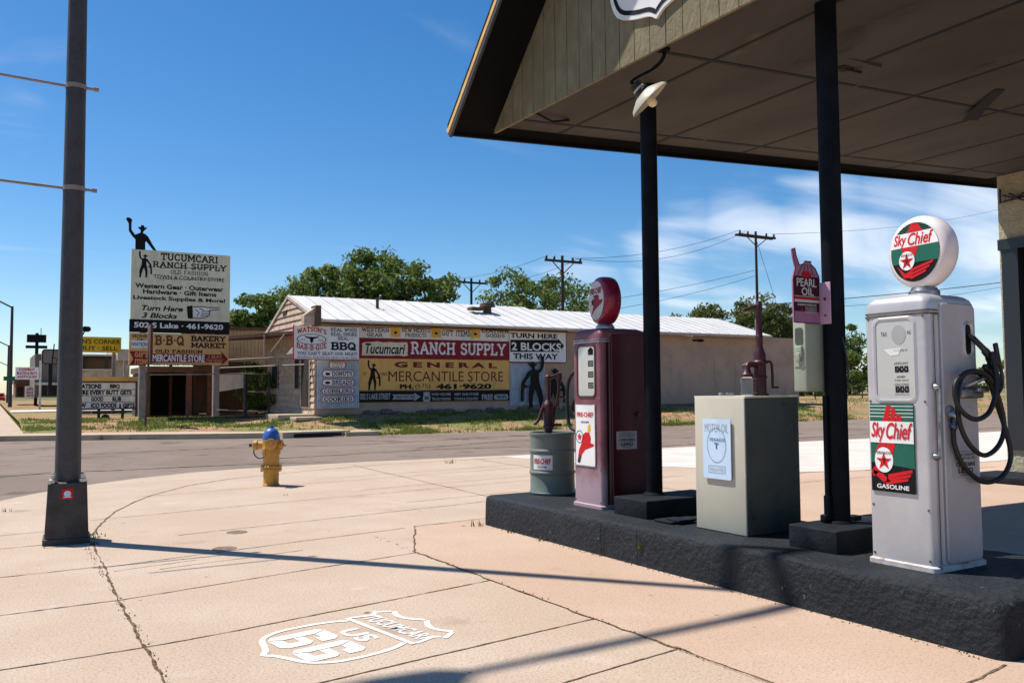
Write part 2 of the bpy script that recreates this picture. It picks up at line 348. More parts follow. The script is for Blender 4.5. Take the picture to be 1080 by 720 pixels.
M['gold'] = mat('ochre_drip_edge', (.85, .52, .14), .5, col2=(.70, .40, .10), s2=6)
M['lampcream'] = mat('cream_enamel', (.46, .43, .33), .4, stain=((.3, .22, .12), 30, .68, .76))
M['bulb'] = mat('frosted_bulb', (.85, .68, .42), .35)
M['stucco'] = mat('cream_stucco', (.47, .42, .29), .95, col2=(.40, .355, .24), s2=5, bump=(24, 1, .03), spec=.2)
M['wframe'] = mat('dark_window_frame', (.018, .02, .026), .35)
M['wglass'] = mat('dark_window_glass', (.01, .012, .016), .08, spec=.7)
for k, c in dict(ink=(.007, .0065, .0065), white=(.82, .80, .78), paintwhite=(.86, .84, .80), signred=(.45, .012, .018), brightred=(.62, .015, .02), maroon=(.26, .014, .022), maroontext=(.19, .016, .016), signgreen=(.02, .13, .085), yellow=(.80, .45, .13), orange=(.72, .42, .17), brightyellow=(.80, .50, .03), signcream=(.74, .69, .50), offwhite=(.55, .53, .49), skyblue=(.58, .72, .86), steelblue=(.05, .16, .28), pearlpink=(.36, .16, .25), palepink=(.58, .36, .48), pearlwine=(.055, .008, .02), brown=(.16, .055, .012), greytext=(.42, .41, .40), navy=(.02, .025, .06), skin=(.55, .33, .03)).items():
    M[k] = mat('sign_'+k, c, .6, spec=.18, col2=tuple(x*.8 for x in c), s2=4, lo=.4, hi=.75, stain=[(tuple(min(1, x*.85+.03) for x in c), 9, .55, .75), (tuple(x*.62+.01 for x in c), 13, .68, .78)], stretch=(1, 1, .35))
M['roadpaint'] = mat('worn_road_paint', (.80, .77, .72), .8, col2=(.70, .66, .60), s2=9, lo=.4, hi=.7, fine=((.55, .45, .35), 60, .60, .72), stain=[((.52, .40, .30), 22, .62, .70), ((.52, .40, .30), 5, .68, .76)], spec=.2)
M['corr'] = mat('corrugated_zinc', (.50, .56, .63), .42, metal=.3, col2=(.40, .45, .52), s2=4, stain=((.24, .22, .2), 6, .66, .8))
M['storewall'] = mat('peach_plaster', (.50, .345, .25), .95, col2=(.43, .295, .215), s2=1.3, stain=[((.33, .225, .16), 3, .58, .76), ((.25, .17, .12), 11, .66, .76), ((.56, .43, .33), 5, .68, .8)], bump=(10, .3, .02), spec=.2)
M['lap'] = mat('peach_lap_siding', (.64, .475, .345), .85, col2=(.43, .32, .235), s2=4, stain=((.22, .14, .09), 7, .66, .76), spec=.2)
M['metalroof'] = mat('white_metal_roof', (.70, .68, .65), .6, col2=(.62, .59, .55), s2=1.2, stain=((.42, .36, .30), 2.5, .62, .8), stretch=(1, .3, 1))
M['roofrib'] = mat('roof_rib_metal', (.52, .49, .45), .6, col2=(.44, .40, .35), s2=2)
M['tanmetal'] = mat('tan_sheet_wall', (.55, .38, .19), .7, col2=(.47, .32, .15), s2=2)
M['wood'] = mat('weathered_wood', (.11, .062, .033), .9, col2=(.07, .04, .022), s2=8, stretch=(1, 1, .2))
M['redwood'] = mat('reddish_post', (.20, .075, .045), .8, col2=(.14, .05, .03), s2=5)
M['brownroof'] = mat('rusty_brown_roof', (.13, .068, .04), .8, col2=(.09, .05, .03), s2=4)
M['dim'] = mat('dark_opening', (.02, .016, .013), .9)
M['adobe'] = mat('dark_adobe', (.10, .07, .05), .95, col2=(.07, .05, .035), s2=2)
M['stone'] = mat('rubble_stone', (.20, .135, .10), .95, col2=(.12, .085, .065), s2=5, bump=(6, .8, .05))
M['palewall'] = mat('pale_render', (.66, .60, .53), .9, col2=(.40, .36, .31), s2=2)
M['greywall'] = mat('grey_brown_render', (.18, .155, .13), .9, col2=(.14, .12, .10), s2=1)
M['utility'] = mat('creosote_pole', (.045, .032, .025), .95, col2=(.03, .022, .018), s2=10)
M['wire'] = mat('cable', (.03, .03, .033), .6)
M['bark'] = mat('bark', (.07, .05, .035), 1, col2=(.045, .033, .024), s2=6, bump=(12, .8, .03))
M['galvpost'] = mat('sign_post_steel', (.30, .25, .22), .6, col2=(.23, .19, .17), s2=4)
M['cover'] = mat('weathered_cover', (.22, .16, .115), .9, col2=(.13, .09, .065), s2=16)
M['rust'] = mat('rusty_iron', (.10, .055, .035), .9, col2=(.06, .04, .03), s2=10)

def foliage(name, c1, c2, c3):
    m = bpy.data.materials.new(name); m.use_nodes = True; nt = m.node_tree; N = nt.nodes; L = nt.links; b = N['Principled BSDF']
    g = N.new('ShaderNodeNewGeometry'); r = N.new('ShaderNodeValToRGB'); L.new(g.outputs['Random Per Island'], r.inputs[0])
    e = r.color_ramp.elements; e[0].color = (*c1, 1); e[1].color = (*c3, 1); x = e.new(.55); x.color = (*c2, 1)
    L.new(r.outputs[0], b.inputs['Base Color']); b.inputs['Roughness'].default_value = .6; b.inputs['Specular IOR Level'].default_value = .3
    t = N.new('ShaderNodeBsdfTranslucent'); L.new(r.outputs[0], t.inputs[0]); ms = N.new('ShaderNodeMixShader'); ms.inputs[0].default_value = .42
    L.new(b.outputs[0], ms.inputs[1]); L.new(t.outputs[0], ms.inputs[2]); L.new(ms.outputs[0], N['Material Output'].inputs[0]); return m
M['leaf'] = foliage('leaves', (.075, .12, .022), (.13, .19, .035), (.22, .27, .07))
M['leaf2'] = foliage('olive_leaves', (.08, .105, .028), (.13, .155, .042), (.20, .215, .07))
M['grass'] = foliage('grass_blades', (.10, .17, .025), (.17, .23, .04), (.36, .32, .11))
M['weed'] = foliage('dry_weeds', (.14, .09, .03), (.10, .12, .025), (.25, .16, .05))
def glassmat():
    m = bpy.data.materials.new('jar_glass'); m.use_nodes = True; b = m.node_tree.nodes['Principled BSDF']
    b.inputs['Base Color'].default_value = (.97, .98, .97, 1); b.inputs['Transmission Weight'].default_value = 1; b.inputs['Roughness'].default_value = .08; b.inputs['IOR'].default_value = 1.3; return m
M['glass'] = glassmat()

# ================================================================== THE GROUND
ROADEDGE = [(-40, 31.5), (-3, 31), (.4, 29.7), (2.2, 28.9), (4, 28.0), (6.1, 26.9), (8.4, 26.0), (10.6, 25.7), (13, 25.5), (22, 25.0), (33, 24.8), (120, 24.4)]
def edge_y(x):
    for (a, b), (c, d) in zip(ROADEDGE[:-1], ROADEDGE[1:]):
        if a <= x <= c: return b+(d-b)*(x-a)/(c-a)
    return 25
def sstep(t): t = max(0, min(1, t)); return t*t*(3-2*t)
def vz(x, y):
    e = edge_y(x); hi = .30 if x < 8 else .30+.2*sstep((x-8)/3)
    base = -.09+.14*sstep((10.5-x)/3)
    return base+(hi-base)*sstep((y-e-.3)/(29.6-25 if x > 8 else 6)) + .03*mnoise.noise(Vector((x*.5, y*.5, 0)))*(1 if y > e+.5 else 0)
m = MB(); m.add([(-1500, -1500, -.16), (1500, -1500, -.16), (1500, 1500, -.16), (-1500, 1500, -.16)], [(0, 1, 2, 3)]); struct('ground', m, M['farland'])
m = MB(); m.add([(-18, -200, -.10), (200, -200, -.10), (200, 34, -.10), (-18, 34, -.10)], [(0, 1, 2, 3)]); m.add([(-18, 34, -.10), (-1.6, 34, -.10), (-1.6, 400, -.10), (-18, 400, -.10)], [(0, 1, 2, 3)]); struct('road', m, M['asph'])
NEAR = [(-1.2, -30), (-1.2, 6), (-1.05, 8.5), (-.6, 10.6), (.13, 12.33), (.45, 12.85), (.75, 13.25), (1.32, 13.85), (1.87, 14.3), (2.8, 14.85), (3.76, 15.1), (4.6, 15.15), (6, 15.2), (7.6, 15.1), (10.3, 14.9), (13.4, 14.8), (18.7, 14.5), (40, 14.4), (90, 14.4), (90, -30)]
m = MB(); m.prism(NEAR, GROUND, -.2, 0); struct('pavement', m, M['conc'])
m = MB(); m.flat([(3.5, 7.68), (2.97, 6.5), (2.97, 4.07), (2.985, -28), (60, -28), (60, 8.5), (15, 8.7), (11.8, 8.85), (10.8, 9.2), (9.9, 8.9), (7.5, 8.2), (4.2, 7.75)], GROUND, .002); struct('forecourt', m, M['pink'])
m = MB(); m.flat([(8.6, 14.75), (8.9, 12.6), (10.85, 9.25), (11.8, 8.95), (15.2, 8.75), (60, 8.6), (60, 14.2), (18.7, 14.35), (13.4, 14.65), (10.3, 14.8)], GROUND, .004); struct('concrete_apron', m, M['white_conc'])
# joints and cracks (thin strips of packed soil)
J = MB()
def jt(pts, w, jit=.5, off=.0028, step=.05): add_ribbon(J, GROUND, off, pts, w, jit, False, step)
def wob(pts, a=.012, step=.12):
    out = []
    for p, q in zip(pts[:-1], pts[1:]):
        n = max(2, int(math.dist(p, q)/step))
        for k in range(n):
            t = k/n; out.append((p[0]+(q[0]-p[0])*t+random.uniform(-a, a), p[1]+(q[1]-p[1])*t+random.uniform(-a, a)))
    return out+[pts[-1]]
jt(wob([(.79, 8.45), (.77, 7.5), (.72, 6.04), (.70, 4.2), (.69, 2)], .007), .014, .9)
jt(wob([(.81, 8.8), (.98, 9.6), (1.19, 10.43), (1.5, 11.25), (1.79, 11.88), (2.4, 12.8), (3.08, 13.4), (4.4, 13.98), (6, 14.45), (9, 14.45)], .006), .018, .6)
for a in ([(-1, 5.95), (.74, 6.02), (2.05, 6.29), (2.97, 6.46)], [(-1, 4.78), (.70, 4.84), (1.13, 4.9), (2.97, 5.25)], [(.7, 3.74), (1.29, 3.84), (2.37, 3.98), (2.97, 4.06)], [(.7, 3.05), (2.2, 3.26), (2.98, 3.37)], [(.78, 7.2), (2.37, 7.5), (3.4, 7.66)], [(1.5, 8.43), (2.7, 8.6), (5, 8.95)], [(-1, 7.15), (.76, 7.25)], [(.9, 9.9), (3, 10.25), (6, 10.6), (9, 11)], [(1.6, 11.8), (4, 12.1), (8.7, 12.6)], [(-.6, 8.5), (.5, 8.55)], [(-.9, 9.2), (.8, 9.4)]):
    jt(wob(a, .003, .3), .011, .6)
for a in ([(1.1, 6.9), (2.23, 7.07)], [(.8, 7.0), (1.4, 7.12)]): jt(wob(a, .006), .008, .6)
jt(wob([(3.52, 7.7), (2.975, 6.5), (2.965, 4.07), (2.985, 3.35), (2.99, -1)], .008, .09), .014, .9, .0045)
jt(wob([(3.5, 7.69), (4.2, 7.76), (7.5, 8.22), (9.9, 8.92), (10.85, 9.23), (11.8, 8.9), (15.2, 8.72), (40, 8.55)], .015, .3), .02, .6, .006)
for a in ([(3, 2.3), (3.58, 2.6), (4.08, 2.36)], [(2.98, 2.55), (3.52, 2.42), (4.13, 2.3)]): pass
jt(wob([(2.98, 2.2), (3.55, 2.28), (4.1, 2.36)], .006), .014, .7, .0045)
jt(wob([(5.3, 5.9), (6.56, 5.61), (9, 5.3)], .01, .3), .012, .5, .0045); jt(wob([(5.5, 7.3), (9.5, 8.27), (10.9, 8.25), (14, 8.1)], .01, .3), .014, .5, .0045)
for y0 in (9.7, 11.2, 12.9): jt(wob([(4.2, y0-.3), (9, y0+.25)], .01, .3), .012)
for x0 in (5.2, 7.6): jt(wob([(x0, 8.1), (x0+.3, 14.6)], .01, .3), .012)
for x0 in (.4,): jt(wob([(.42, 8.62), (.42, 8.36), (.62, 8.34)], .002, .1), .012)
struct('pavement_joints', J, M['soil'])
# asphalt cracks
J = MB()
for a in ([(5, 18.2), (9, 18.8), (12, 18.1), (15, 18.9), (21, 18.5)], [(9, 19.5), (12.5, 20.6), (14, 20.2), (17, 21)], [(1, 22), (5, 22.4), (8, 21.6), (13, 22.6), (24, 22.3)], [(-3, 16.5), (1, 17.3), (5, 17.1)], [(14, 16.4), (22, 17), (34, 16.7)]):
    add_ribbon(J, GROUND, -.095, wob(a, .05, .3), .05, .8, False, .1)
struct('road_cracks', J, M['black'])
# far kerb, pavement, verge
FE = [(x, edge_y(x)) for x in (-3, -1, .4, 1.5, 2.2, 3, 4, 5, 6.1, 7.2, 8.4)]
m = MB(); m.prism(FE+[(8.45, 26.17), (7.2, 26.65)]+[(x, y+.16) for x, y in FE[:-2]][::-1], GROUND, -.14, .055); struct('far_kerb', m, M['kerb'])
m = MB(); m.prism([(x, y+.165) for x, y in FE[:-1]]+[(8.3, 26.9), (7.4, 27.9), (5, 29.5), (3.2, 30.6), (1.6, 32.2), (.95, 33.2), (.95, 400), (-1.6, 400), (-1.6, 31)], GROUND, -.14, .05); struct('far_pavement', m, M['conc'])
m = MB(); m.box(7.6, 9.6, 26.0, 26.02, -.1, .07); m.box(7.6, 9.7, 26.02, 27.3, .03, .075); m.box(7.55, 7.75, 25.98, 27.3, -.1, .074); m.box(9.5, 10.6, 25.85, 27.1, -.1, .03); struct('storm_inlet', m, M['kerb'])
m = MB(); m.box(7.9, 9.4, 25.99, 26.01, -.095, .025); m.box(7.9, 9.4, 25.75, 25.98, -.1, -.092); struct('inlet_throat', m, M['dim'])
# verge grid
xs = list(np.arange(.9, 12, .4))+list(np.arange(12, 40, .8))+list(np.arange(40, 125, 5)); nts = [0, .03, .08, .15, .25, .35, .5, .65, .8, 1]
V = []; Fc = []; rows = [0, .2, .5, .9, 1.4, 2, 2.7, 3.5, 4.5, 6, 8, 11, 16, 30, 60, 110]
for x in xs:
    for r in rows:
        y = edge_y(x)+(1.9 if x < 8 else 1.9*sstep((9-x)/1.0))*(1 if x < 9 else 0)+r + (0 if r else .0)
        V.append((x, y, vz(x, y)+(.0 if r else -.06)))
nr = len(rows)
for i in range(len(xs)-1):
    for j in range(nr-1): Fc.append((i*nr+j, (i+1)*nr+j, (i+1)*nr+j+1, i*nr+j+1))
m = MB(); m.add(V, Fc); struct('verge', m, M['dirt'], smooth=True)
m = MB(); m.box(.97, 30, 52, 58, .30, .345); struct('parking_lot', m, M['white_conc'])
# grass: blades in drifts
V = []; Fc = []
def blade(x, y, z, h, w, a, lean):
    dx, dy = math.cos(a)*w, math.sin(a)*w; lx, ly = -math.sin(a)*lean, math.cos(a)*lean; b = len(V)
    V.extend([(x-dx, y-dy, z), (x+dx, y+dy, z), (x+lx, y+ly, z+h)]); Fc.append((b, b+1, b+2))
cnt = 0
while cnt < 13000:
    x = random.uniform(1, 34) if random.random() < .8 else random.uniform(30, 75)
    y0 = edge_y(x)+(2 if x < 8.5 else .2); y = y0+random.random()**1.3*(6.5 if x < 9.8 else (3.9 if x < 33 else 18))
    d = mnoise.noise(Vector((x*.55, y*.8, 3)))+.35*mnoise.noise(Vector((x*2.1, y*2.1, 1)))
    if x < 5: d += .05
    if d < .02+random.random()*.25 and random.random() < .93: continue
    cnt += 1; z = vz(x, y)
    for k in range(4): blade(x+random.gauss(0, .06), y+random.gauss(0, .06), z-.02, random.uniform(.04, .15), .012+random.random()*.012, random.uniform(0, 6.3), random.uniform(-.05, .05))
x = 0
for k in range(900):   # edging along the far pavement
    t = random.random(); y = 33+t*t*60; x = .95+random.uniform(0, .25)
    for q in range(3): blade(x, y, .05, random.uniform(.06, .22), .02, random.uniform(0, 6.3), random.uniform(-.06, .06))
me = MB(); me.v = V; me.f = Fc; struct('grass', me, M['grass'], 'stuff')
# weeds and debris along the near joints
V = []; Fc = []
def tuft(x, y, n, h, s, z=0.0):
    for k in range(n): blade(x+random.gauss(0, s), y+random.gauss(0, s), z, random.uniform(.3, 1)*h, .004+random.random()*.004, random.uniform(0, 6.3), random.uniform(-.5, .5)*h)
for y in np.arange(4, 8.4, .03): 
    if random.random() < .5: tuft(.72+.01*random.random(), y, 2, .012, .015)
for p in ((.83, 8.72), (.86, 8.9), (.8, 8.35)): tuft(*p, 16, .04, .03)
for p in ((4.02, 7.35), (4.10, 6.9)): tuft(*p, 12, .08, .04)
tuft(.15, 11.2, 10, .05, .03); tuft(7.1, 14.0, 20, .10, .06); tuft(3.2, 10.9, 6, .04, .02)
for y in np.arange(2.4, 7.3, .02):
    if random.random() < .5: tuft(4.11+random.uniform(-.02, .01), y, 2, .018, .01)
for y in np.arange(3, 7.4, .035):
    if random.random() < .5: tuft(2.97, y, 2, .012, .012, .004)
tuft(4.125, 5.05, 22, .06, .012, .13); tuft(4.10, 6.35, 10, .06, .02)
me = MB(); me.v = V; me.f = Fc; struct('weeds', me, M['weed'], 'stuff')

# small covers set in the pavement
for (x, y, r, lab) in ((1.995, 8.307, .095, 'small round iron cover in the pavement, the farther of two by the lamp post shadow'), (1.70, 7.50, .10, 'small round iron cover in the pavement touching the lamp post shadow')):
    m = MB(); m.lathe((x, y, 0), [(r, 0), (r, .003), (r*.86, .005), (r*.84, .003), (r*.2, .004)], n=20); solo('utility_cover', m, M['cover'], lab, 'cover', 'iron covers in the pavement')

# painted shield on the pavement
def shield_outline(s=1.):
    pts = [(0, -.5), (.06, -.455), (.18, -.42), (.31, -.35), (.37, -.2), (.375, 0), (.33, .18), (.28, .25), (.34, .42), (.28, .47), (.2, .435), (.12, .44), (0, .5)]
    pts = pts+[(-x, y) for x, y in pts[1:-1]][::-1]
    return [(x*s, y*s) for x, y in pts]
A = Vector((1.20, 4.40, 0)); ux = Vector((.985, .165, 0)).normalized(); vx = Vector((-ux.y, ux.x, 0))
SP = Plane((1.655, 4.46, 0), -vx, ux)   # top of the shield points to +x
so = thing('painted_shield', 'white route shield reading 66 stencilled on the concrete pavement', 'pavement marking', (1.655, 4.46, 0))
m = MB(); big = catmull([(x, y, 0) for x, y in shield_outline(1.0)]+[(0, -.5, 0)], 4)
low = [(-.285, .16), (-.30, .14), (-.335, .05), (-.35, -.1), (-.335, -.25), (-.26, -.36), (-.13, -.41), (-.05, -.44), (0, -.475), (.05, -.44), (.13, -.41), (.26, -.36), (.335, -.25), (.35, -.1), (.335, .05), (.30, .14), (.285, .16)]
add_ribbon(m, SP, .0030, [tuple(p)[:2] for p in catmull([(x, y, 0) for x, y in low], 4)], .032)
for seg in ([(-.34, .185), (.34, .185)], [(-.335, .205), (-.30, .33), (-.325, .37)], [(.335, .205), (.30, .33), (.325, .37)], [(-.36, .37), (-.30, .46)], [(.36, .37), (.30, .46)]):
    add_ribbon(m, SP, .0036 if seg[0][1] == .185 else .0030, seg, .03)
for sg in (-1, 1):
    add_ribbon(m, SP, .0030, [tuple(p)[:2] for p in catmull([(sg*.29, .475, 0), (sg*.2, .435, 0), (sg*.11, .44, 0), (sg*.01, .50, 0)], 5)], .032)
obj('outline', m, M['roadpaint'], so, False)
m = MB(); 
def block6(x0, x1, y0, y1, w):
    c = w*.45; yb = y0+(y1-y0)*.56; g = .009
    o = [(x0+c, y0), (x1-c, y0), (x1, y0+c), (x1, yb-c), (x1-c, yb), (x0+w, yb), (x0+w, y1-w), (x1-w-g, y1-w), (x1-w-g, y1-w-.03), (x1, y1-w-.03), (x1, y1-c), (x1-c, y1), (x0+c, y1), (x0, y1-c), (x0, y0+c)]
    m.flat([o[13], o[14], (x0+w*.5, y0+g), (x0+w, y0+w), (x0+w, y1-w), (x0+c, y1)], SP, .0030)
    m.flat([(x0+c+g, y0), o[1], o[2], o[3], o[4], (x0+w+g, yb), (x0+w+g, yb-w*.72), (x1-w, yb-w*.72), (x1-w, y0+w*.9), (x0+w+g, y0+w*.9)], SP, .0030)
    m.flat([(x0+w+g, y1-w), (x1-w-g, y1-w), (x1-w-g, y1-w-.035), (x1, y1-w-.035), o[10], o[11], (x0+c+g, y1)], SP, .0030)
block6(-.25, -.02, -.36, -.03, .075); block6(.03, .26, -.36, -.03, .075)
text(m, SP, 'US', -.13, .13, .0, .125, bold=.03, off=.0030); text(m, SP, 'TUCUMCARI', -.29, .29, .245, .355, bold=.02, off=.0030)
obj('lettering', m, M['roadpaint'], so, False)

# ================================================================== STREET LIGHT
PX, PY = .603, 8.63
t = thing('street_light', 'tall grey tapered steel street light with dark flared base cover on the pavement corner', 'street light', (PX, PY, 0))
m = MB(); m.lathe((PX, PY, 0), [(.108, .1), (.105, .6), (.091, 2.6), (.077, 5), (.063, 8), (.05, 11.0), (.02, 11.03)], n=16); obj('pole', m, M['galv'], t)
m = MB()
def sq(cx, cy, h, z, r=.02, yaw=0): return [Vector((cx+a*math.cos(yaw)-b*math.sin(yaw), cy+a*math.sin(yaw)+b*math.cos(yaw), z)) for a, b in rrect(-h, h, -h, h, min(r, h*.9), 4)]
yw = R(-4)
m.loft([sq(PX, PY, .185, 0, .02, yw), sq(PX, PY, .185, .05, .02, yw), sq(PX, PY, .172, .055, .02, yw), sq(PX, PY, .152, .52, .02, yw), sq(PX, PY, .14, .53, .02, yw)]); obj('base_cover', m, M['galvdark'], t)
m = MB()
for sx, sy in ((-1, -1), (1, -1), (1, 1), (-1, 1)):
    c = Matrix.Rotation(yw, 3, 'Z') @ Vector((sx*.115, sy*.115, 0)); m.lathe((PX+c.x, PY+c.y, .52), [(.032, 0), (.032, .035), (.02, .04), (.02, .075)], n=6)
obj('anchor_nut', m, M['bolt'], t)
Pst = Plane(Vector((PX, PY, .43))+(Matrix.Rotation(yw, 3, 'Z') @ Vector((.0, -.1575, 0))), Matrix.Rotation(yw, 3, 'Z') @ Vector((1, 0, 0)), (0, .062, 1))
m = MB(); m.prism(rrect(-.045, .045, -.045, .045, .008), Pst, .0, .004); st = obj('sticker', m, M['brightred'], t)
m = MB(); m.flat(ell(0, .002, .028, .026), Pst, .006); m.flat([(-.03, -.03), (.03, -.03), (.03, -.02), (-.03, -.02)], Pst, .006); obj('sticker_picture', m, M['skyblue'], st)
for z in (4.06, 3.13):
    m = MB(); m.tube([(PX+.16, PY-.02, z), (PX-.1, PY, z), (PX-1.05, PY+.02, z+.03)], .0125, 8); m.lathe((PX, PY, z-.02), [(.088 if z > 4 else .093, 0), (.088 if z > 4 else .093, .04)], n=16); m.lathe((PX+.165, PY-.02, z), [(.02, -.02), (.02, .02)], axis=(1, 0, 0), n=8)
    obj('banner_arm', m, M['galvpost'], t)
m = MB(); m.tube(catmull([(PX, PY, 10.90), (PX-.8, PY, 11.02), (PX-1.9, PY, 11.06), (PX-2.75, PY, 11.1)], 6), [.06]*7+[.05]*7+[.04]*5, 10); obj('mast_arm', m, M['galv'], t)
m = MB(); m.loft([[Vector((PX-2.65-d, PY+b, 11.1+c)) for b, c in rrect(-w, w, -.08, h, .03, 3)] for d, w, h in ((0, .05, .03), (.1, .12, .07), (.4, .16, .10), (.7, .14, .07), (.8, .06, .02))]); obj('luminaire', m, M['galv'], t)

# ================================================================== HYDRANT
hx, hy = 3.375, 12.15
t = thing('fire_hydrant', 'yellow fire hydrant with blue bonnet standing on the pavement by the road', 'hydrant', (hx, hy, 0))
m = MB(); m.lathe((hx, hy, 0), [(.115, 0), (.115, .02), (.105, .03), (.105, .20), (.135, .205), (.145, .215), (.145, .235), (.135, .242), (.145, .25), (.145, .27), (.135, .278), (.112, .285), (.108, .44), (.125, .445), (.125, .53), (.118, .55), (.122, .63), (.10, .64)], n=28); b = obj('barrel', m, M['hyd_y'], t)
m = MB()
for k in range(8):
    q = k*math.pi/4; m.lathe((hx+.132*math.cos(q), hy+.132*math.sin(q), .195), [(.012, 0), (.012, .095)], n=6)
obj('flange_bolt', m, M['hyd_y'], b)
m = MB(); m.lathe((hx, hy, .63), [(.118, 0), (.118, .02), (.112, .05), (.098, .11), (.07, .15), (.03, .165), (.026, .2), (.018, .205)], n=24); obj('bonnet', m, M['hyd_b'], t)
for ax, nm, L in (((-.86, .51, 0), 'side_outlet', .1), ((.86, -.51, 0), 'side_outlet', .012), ((-.30, -.95, 0), 'pumper_outlet', .07)):
    big_ = nm == 'pumper_outlet'; r = .062 if big_ else .055; zz = .56 if not big_ else .58
    m = MB(); m.lathe((hx+ax[0]*.09, hy+ax[1]*.09, zz), [(r, 0), (r, L), (r*1.25, L), (r*1.25, L+.05), (r*.9, L+.06), (.02, L+.06), (.018, L+.1)], axis=ax, n=16); obj(nm, m, M['hyd_y'], t)
m = MB()
for q in (-60, 20, 100, 200, 280): 
    c = Vector((math.cos(R(q)), math.sin(R(q)), 0)); m.box(-.035, .035, -.012, .02, -.05, .05, .006, Matrix.Translation((hx+c.x*.12, hy+c.y*.12, .475)) @ Matrix.Rotation(R(q+90), 4, 'Z'))
obj('bracket', m, M['hyd_y'], t)
m = MB(); m.tube(catmull([(hx-.21, hy+.10, .55), (hx-.215, hy+.08, .44), (hx-.16, hy+.03, .38), (hx-.1, hy-.02, .40)], 5), .008, 6); m.tube([(hx-.17, hy+.11, .56), (hx-.265, hy+.155, .56)], .022, 8); obj('cap_chain', m, M['chain'], t)

# ================================================================== PUMP ISLAND
t = thing('pump_island', 'long charcoal painted concrete kerb island carrying the gas pumps', 'island', (4.7, 4.9, 0))
def isl(x0, x1, y0, y1, r):  # rounded ends
    return rrect(x0, x1, y0, y1, r, 8)
m = MB(); rings = []
for inset, z in ((0, -.02), (0, .05), (.003, .2), (.006, .255), (.014, .272), (.028, .280), (.05, .282)):
    rings.append([Vector((a, b, z)) for a, b in rrect(4.13+inset, 5.42-inset, 2.36+inset, 7.46-inset, .085, 6)])
# subdivide length for unevenness
m.loft(rings); ob = obj('body', m, M['island'], t, angle=60)
m = MB()
for y in (5.52, 5.08): add_ribbon(m, Plane((4.122, 0, 0), (0, -1, 0), (0, 0, 1)), .006, wob([(-y, .0), (-y-.004, .26)], .006, .05), .008, .5)
obj('crack', m, M['black'], t, False)
m = MB(); m.box(4.40, 4.62, 5.02, 5.22, .282, .305, .006); m.box(4.44, 4.66, 4.98, 5.12, .30, .318, .004); solo('slate_piece', m, M['block'], 'small flat dark slab lying on the island in front of the farther post block', 'slab')

# ================================================================== CANOPY POSTS
def post(px_, py_, bx0, bx1, by0, by1, lab, ztop, conduit):
    t = thing('canopy_post', lab, 'post', (px_, py_, .28), 'steel posts carrying the canopy')
    m = MB(); m.lathe((px_, py_, .42), [(.074, -.005), (.070, 0), (.070, ztop-.42)], n=20); m.lathe((px_, py_, .418), [(.10, 0), (.10, .012), (.072, .03)], n=20); obj('shaft', m, M['post'], t)
    m = MB(); m.box(bx0, bx1, by0, by1, .27, .425, .012); obj('plinth', m, M['block'], t)
    if conduit:
        m = MB(); m.tube([(px_-.085, py_+.02, .44), (px_-.085, py_+.02, 1.25)], .016, 8); m.box(px_-.13, px_-.06, py_-.0, py_+.05, .43, .48, .01); m.tube([(px_-.085, py_+.02, .44), (px_-.085, py_+.02, .60)], .024, 8); obj('conduit', m, M['post'], t)
        m = MB(); m.box(px_+.06, px_+.2, py_-.02, py_+.05, .425, .455, .008); obj('junction_box', m, M['block'], t)
    return t
post(4.765, 5.645, 4.42, 5.28, 5.33, 5.75, 'black steel canopy post on a square plinth between the maroon pump and the cream cabinet', 3.93, False)
post(4.775, 3.81, 4.45, 5.28, 3.57, 3.95, 'black steel canopy post with peeling paint holding the oil can sign', 3.93, True)

# ================================================================== CANOPY
def zc(x): return .059*(x-4.158)
class Shear(Plane):
    def __init__(s, X): s.X = X
    def __call__(s, a, b, d=0): return Vector((s.X+d, a, b+zc(s.X+d)))
def xprism(mb, poly, x0, x1): 
    n = len(poly); ar = sum(poly[i][0]*poly[(i+1) % n][1]-poly[(i+1) % n][0]*poly[i][1] for i in range(n))
    if ar < 0: poly = poly[::-1]
    vs = [Vector((x, a, b+zc(x))) for x in (x0, x1) for a, b in poly]
    mb.add(vs, [tuple(range(n))[::-1], tuple(range(n, 2*n))]+[(i, (i+1) % n, n+(i+1) % n, n+i) for i in range(n)])
t = thing('station_canopy', 'dark gabled service station canopy with wood siding front over the pumps', 'canopy', (4.2, 4.83, 3.8))
RY, SLP = 4.83, .985
TH = .079
def top(y): return 3.8305+(7.303-abs(y-RY)-RY)*SLP   # symmetrical
EY0, EY1 = 2*RY-7.303, 7.303
m = MB(); xprism(m, [(EY1-.045, 3.855), (EY1-.045, 3.88), (EY0+.045, 3.88), (EY0+.045, 3.855)], 4.19, 12.49)
ceil = obj('ceiling', m, M['soffit'], t, False)
m = MB()
def sm_(p, q, w=.03):   # seam on the underside, xy ends
    p = Vector((p[0], p[1], 3.854+zc(p[0]))); q = Vector((q[0], q[1], 3.854+zc(q[0]))); m.bar(p, q, w, .008)
for y in (6.90, 4.95, 3.05):
    x = 4.2
    while x < 12.4: sm_((x, y+random.uniform(-.012, .012)), (min(x+2.38, 12.45), y+random.uniform(-.012, .012)), random.uniform(.03, .055)); x += 2.44
for x in (4.80, 6.05, 7.38, 8.8, 10.1, 11.4): sm_((x, EY0+.05), (x+.1, EY1-.05), random.uniform(.022, .04))
obj('seam', m, M['seam'], ceil, False)
def cz(x, d=0): return 3.853+zc(x)-d
pts = [gz(px, py, 3.853+.059*4.0) for px, py in ((1060, 94), (1049, 93), (1036, 104), (1014, 123), (1031, 125), (1042, 112))]
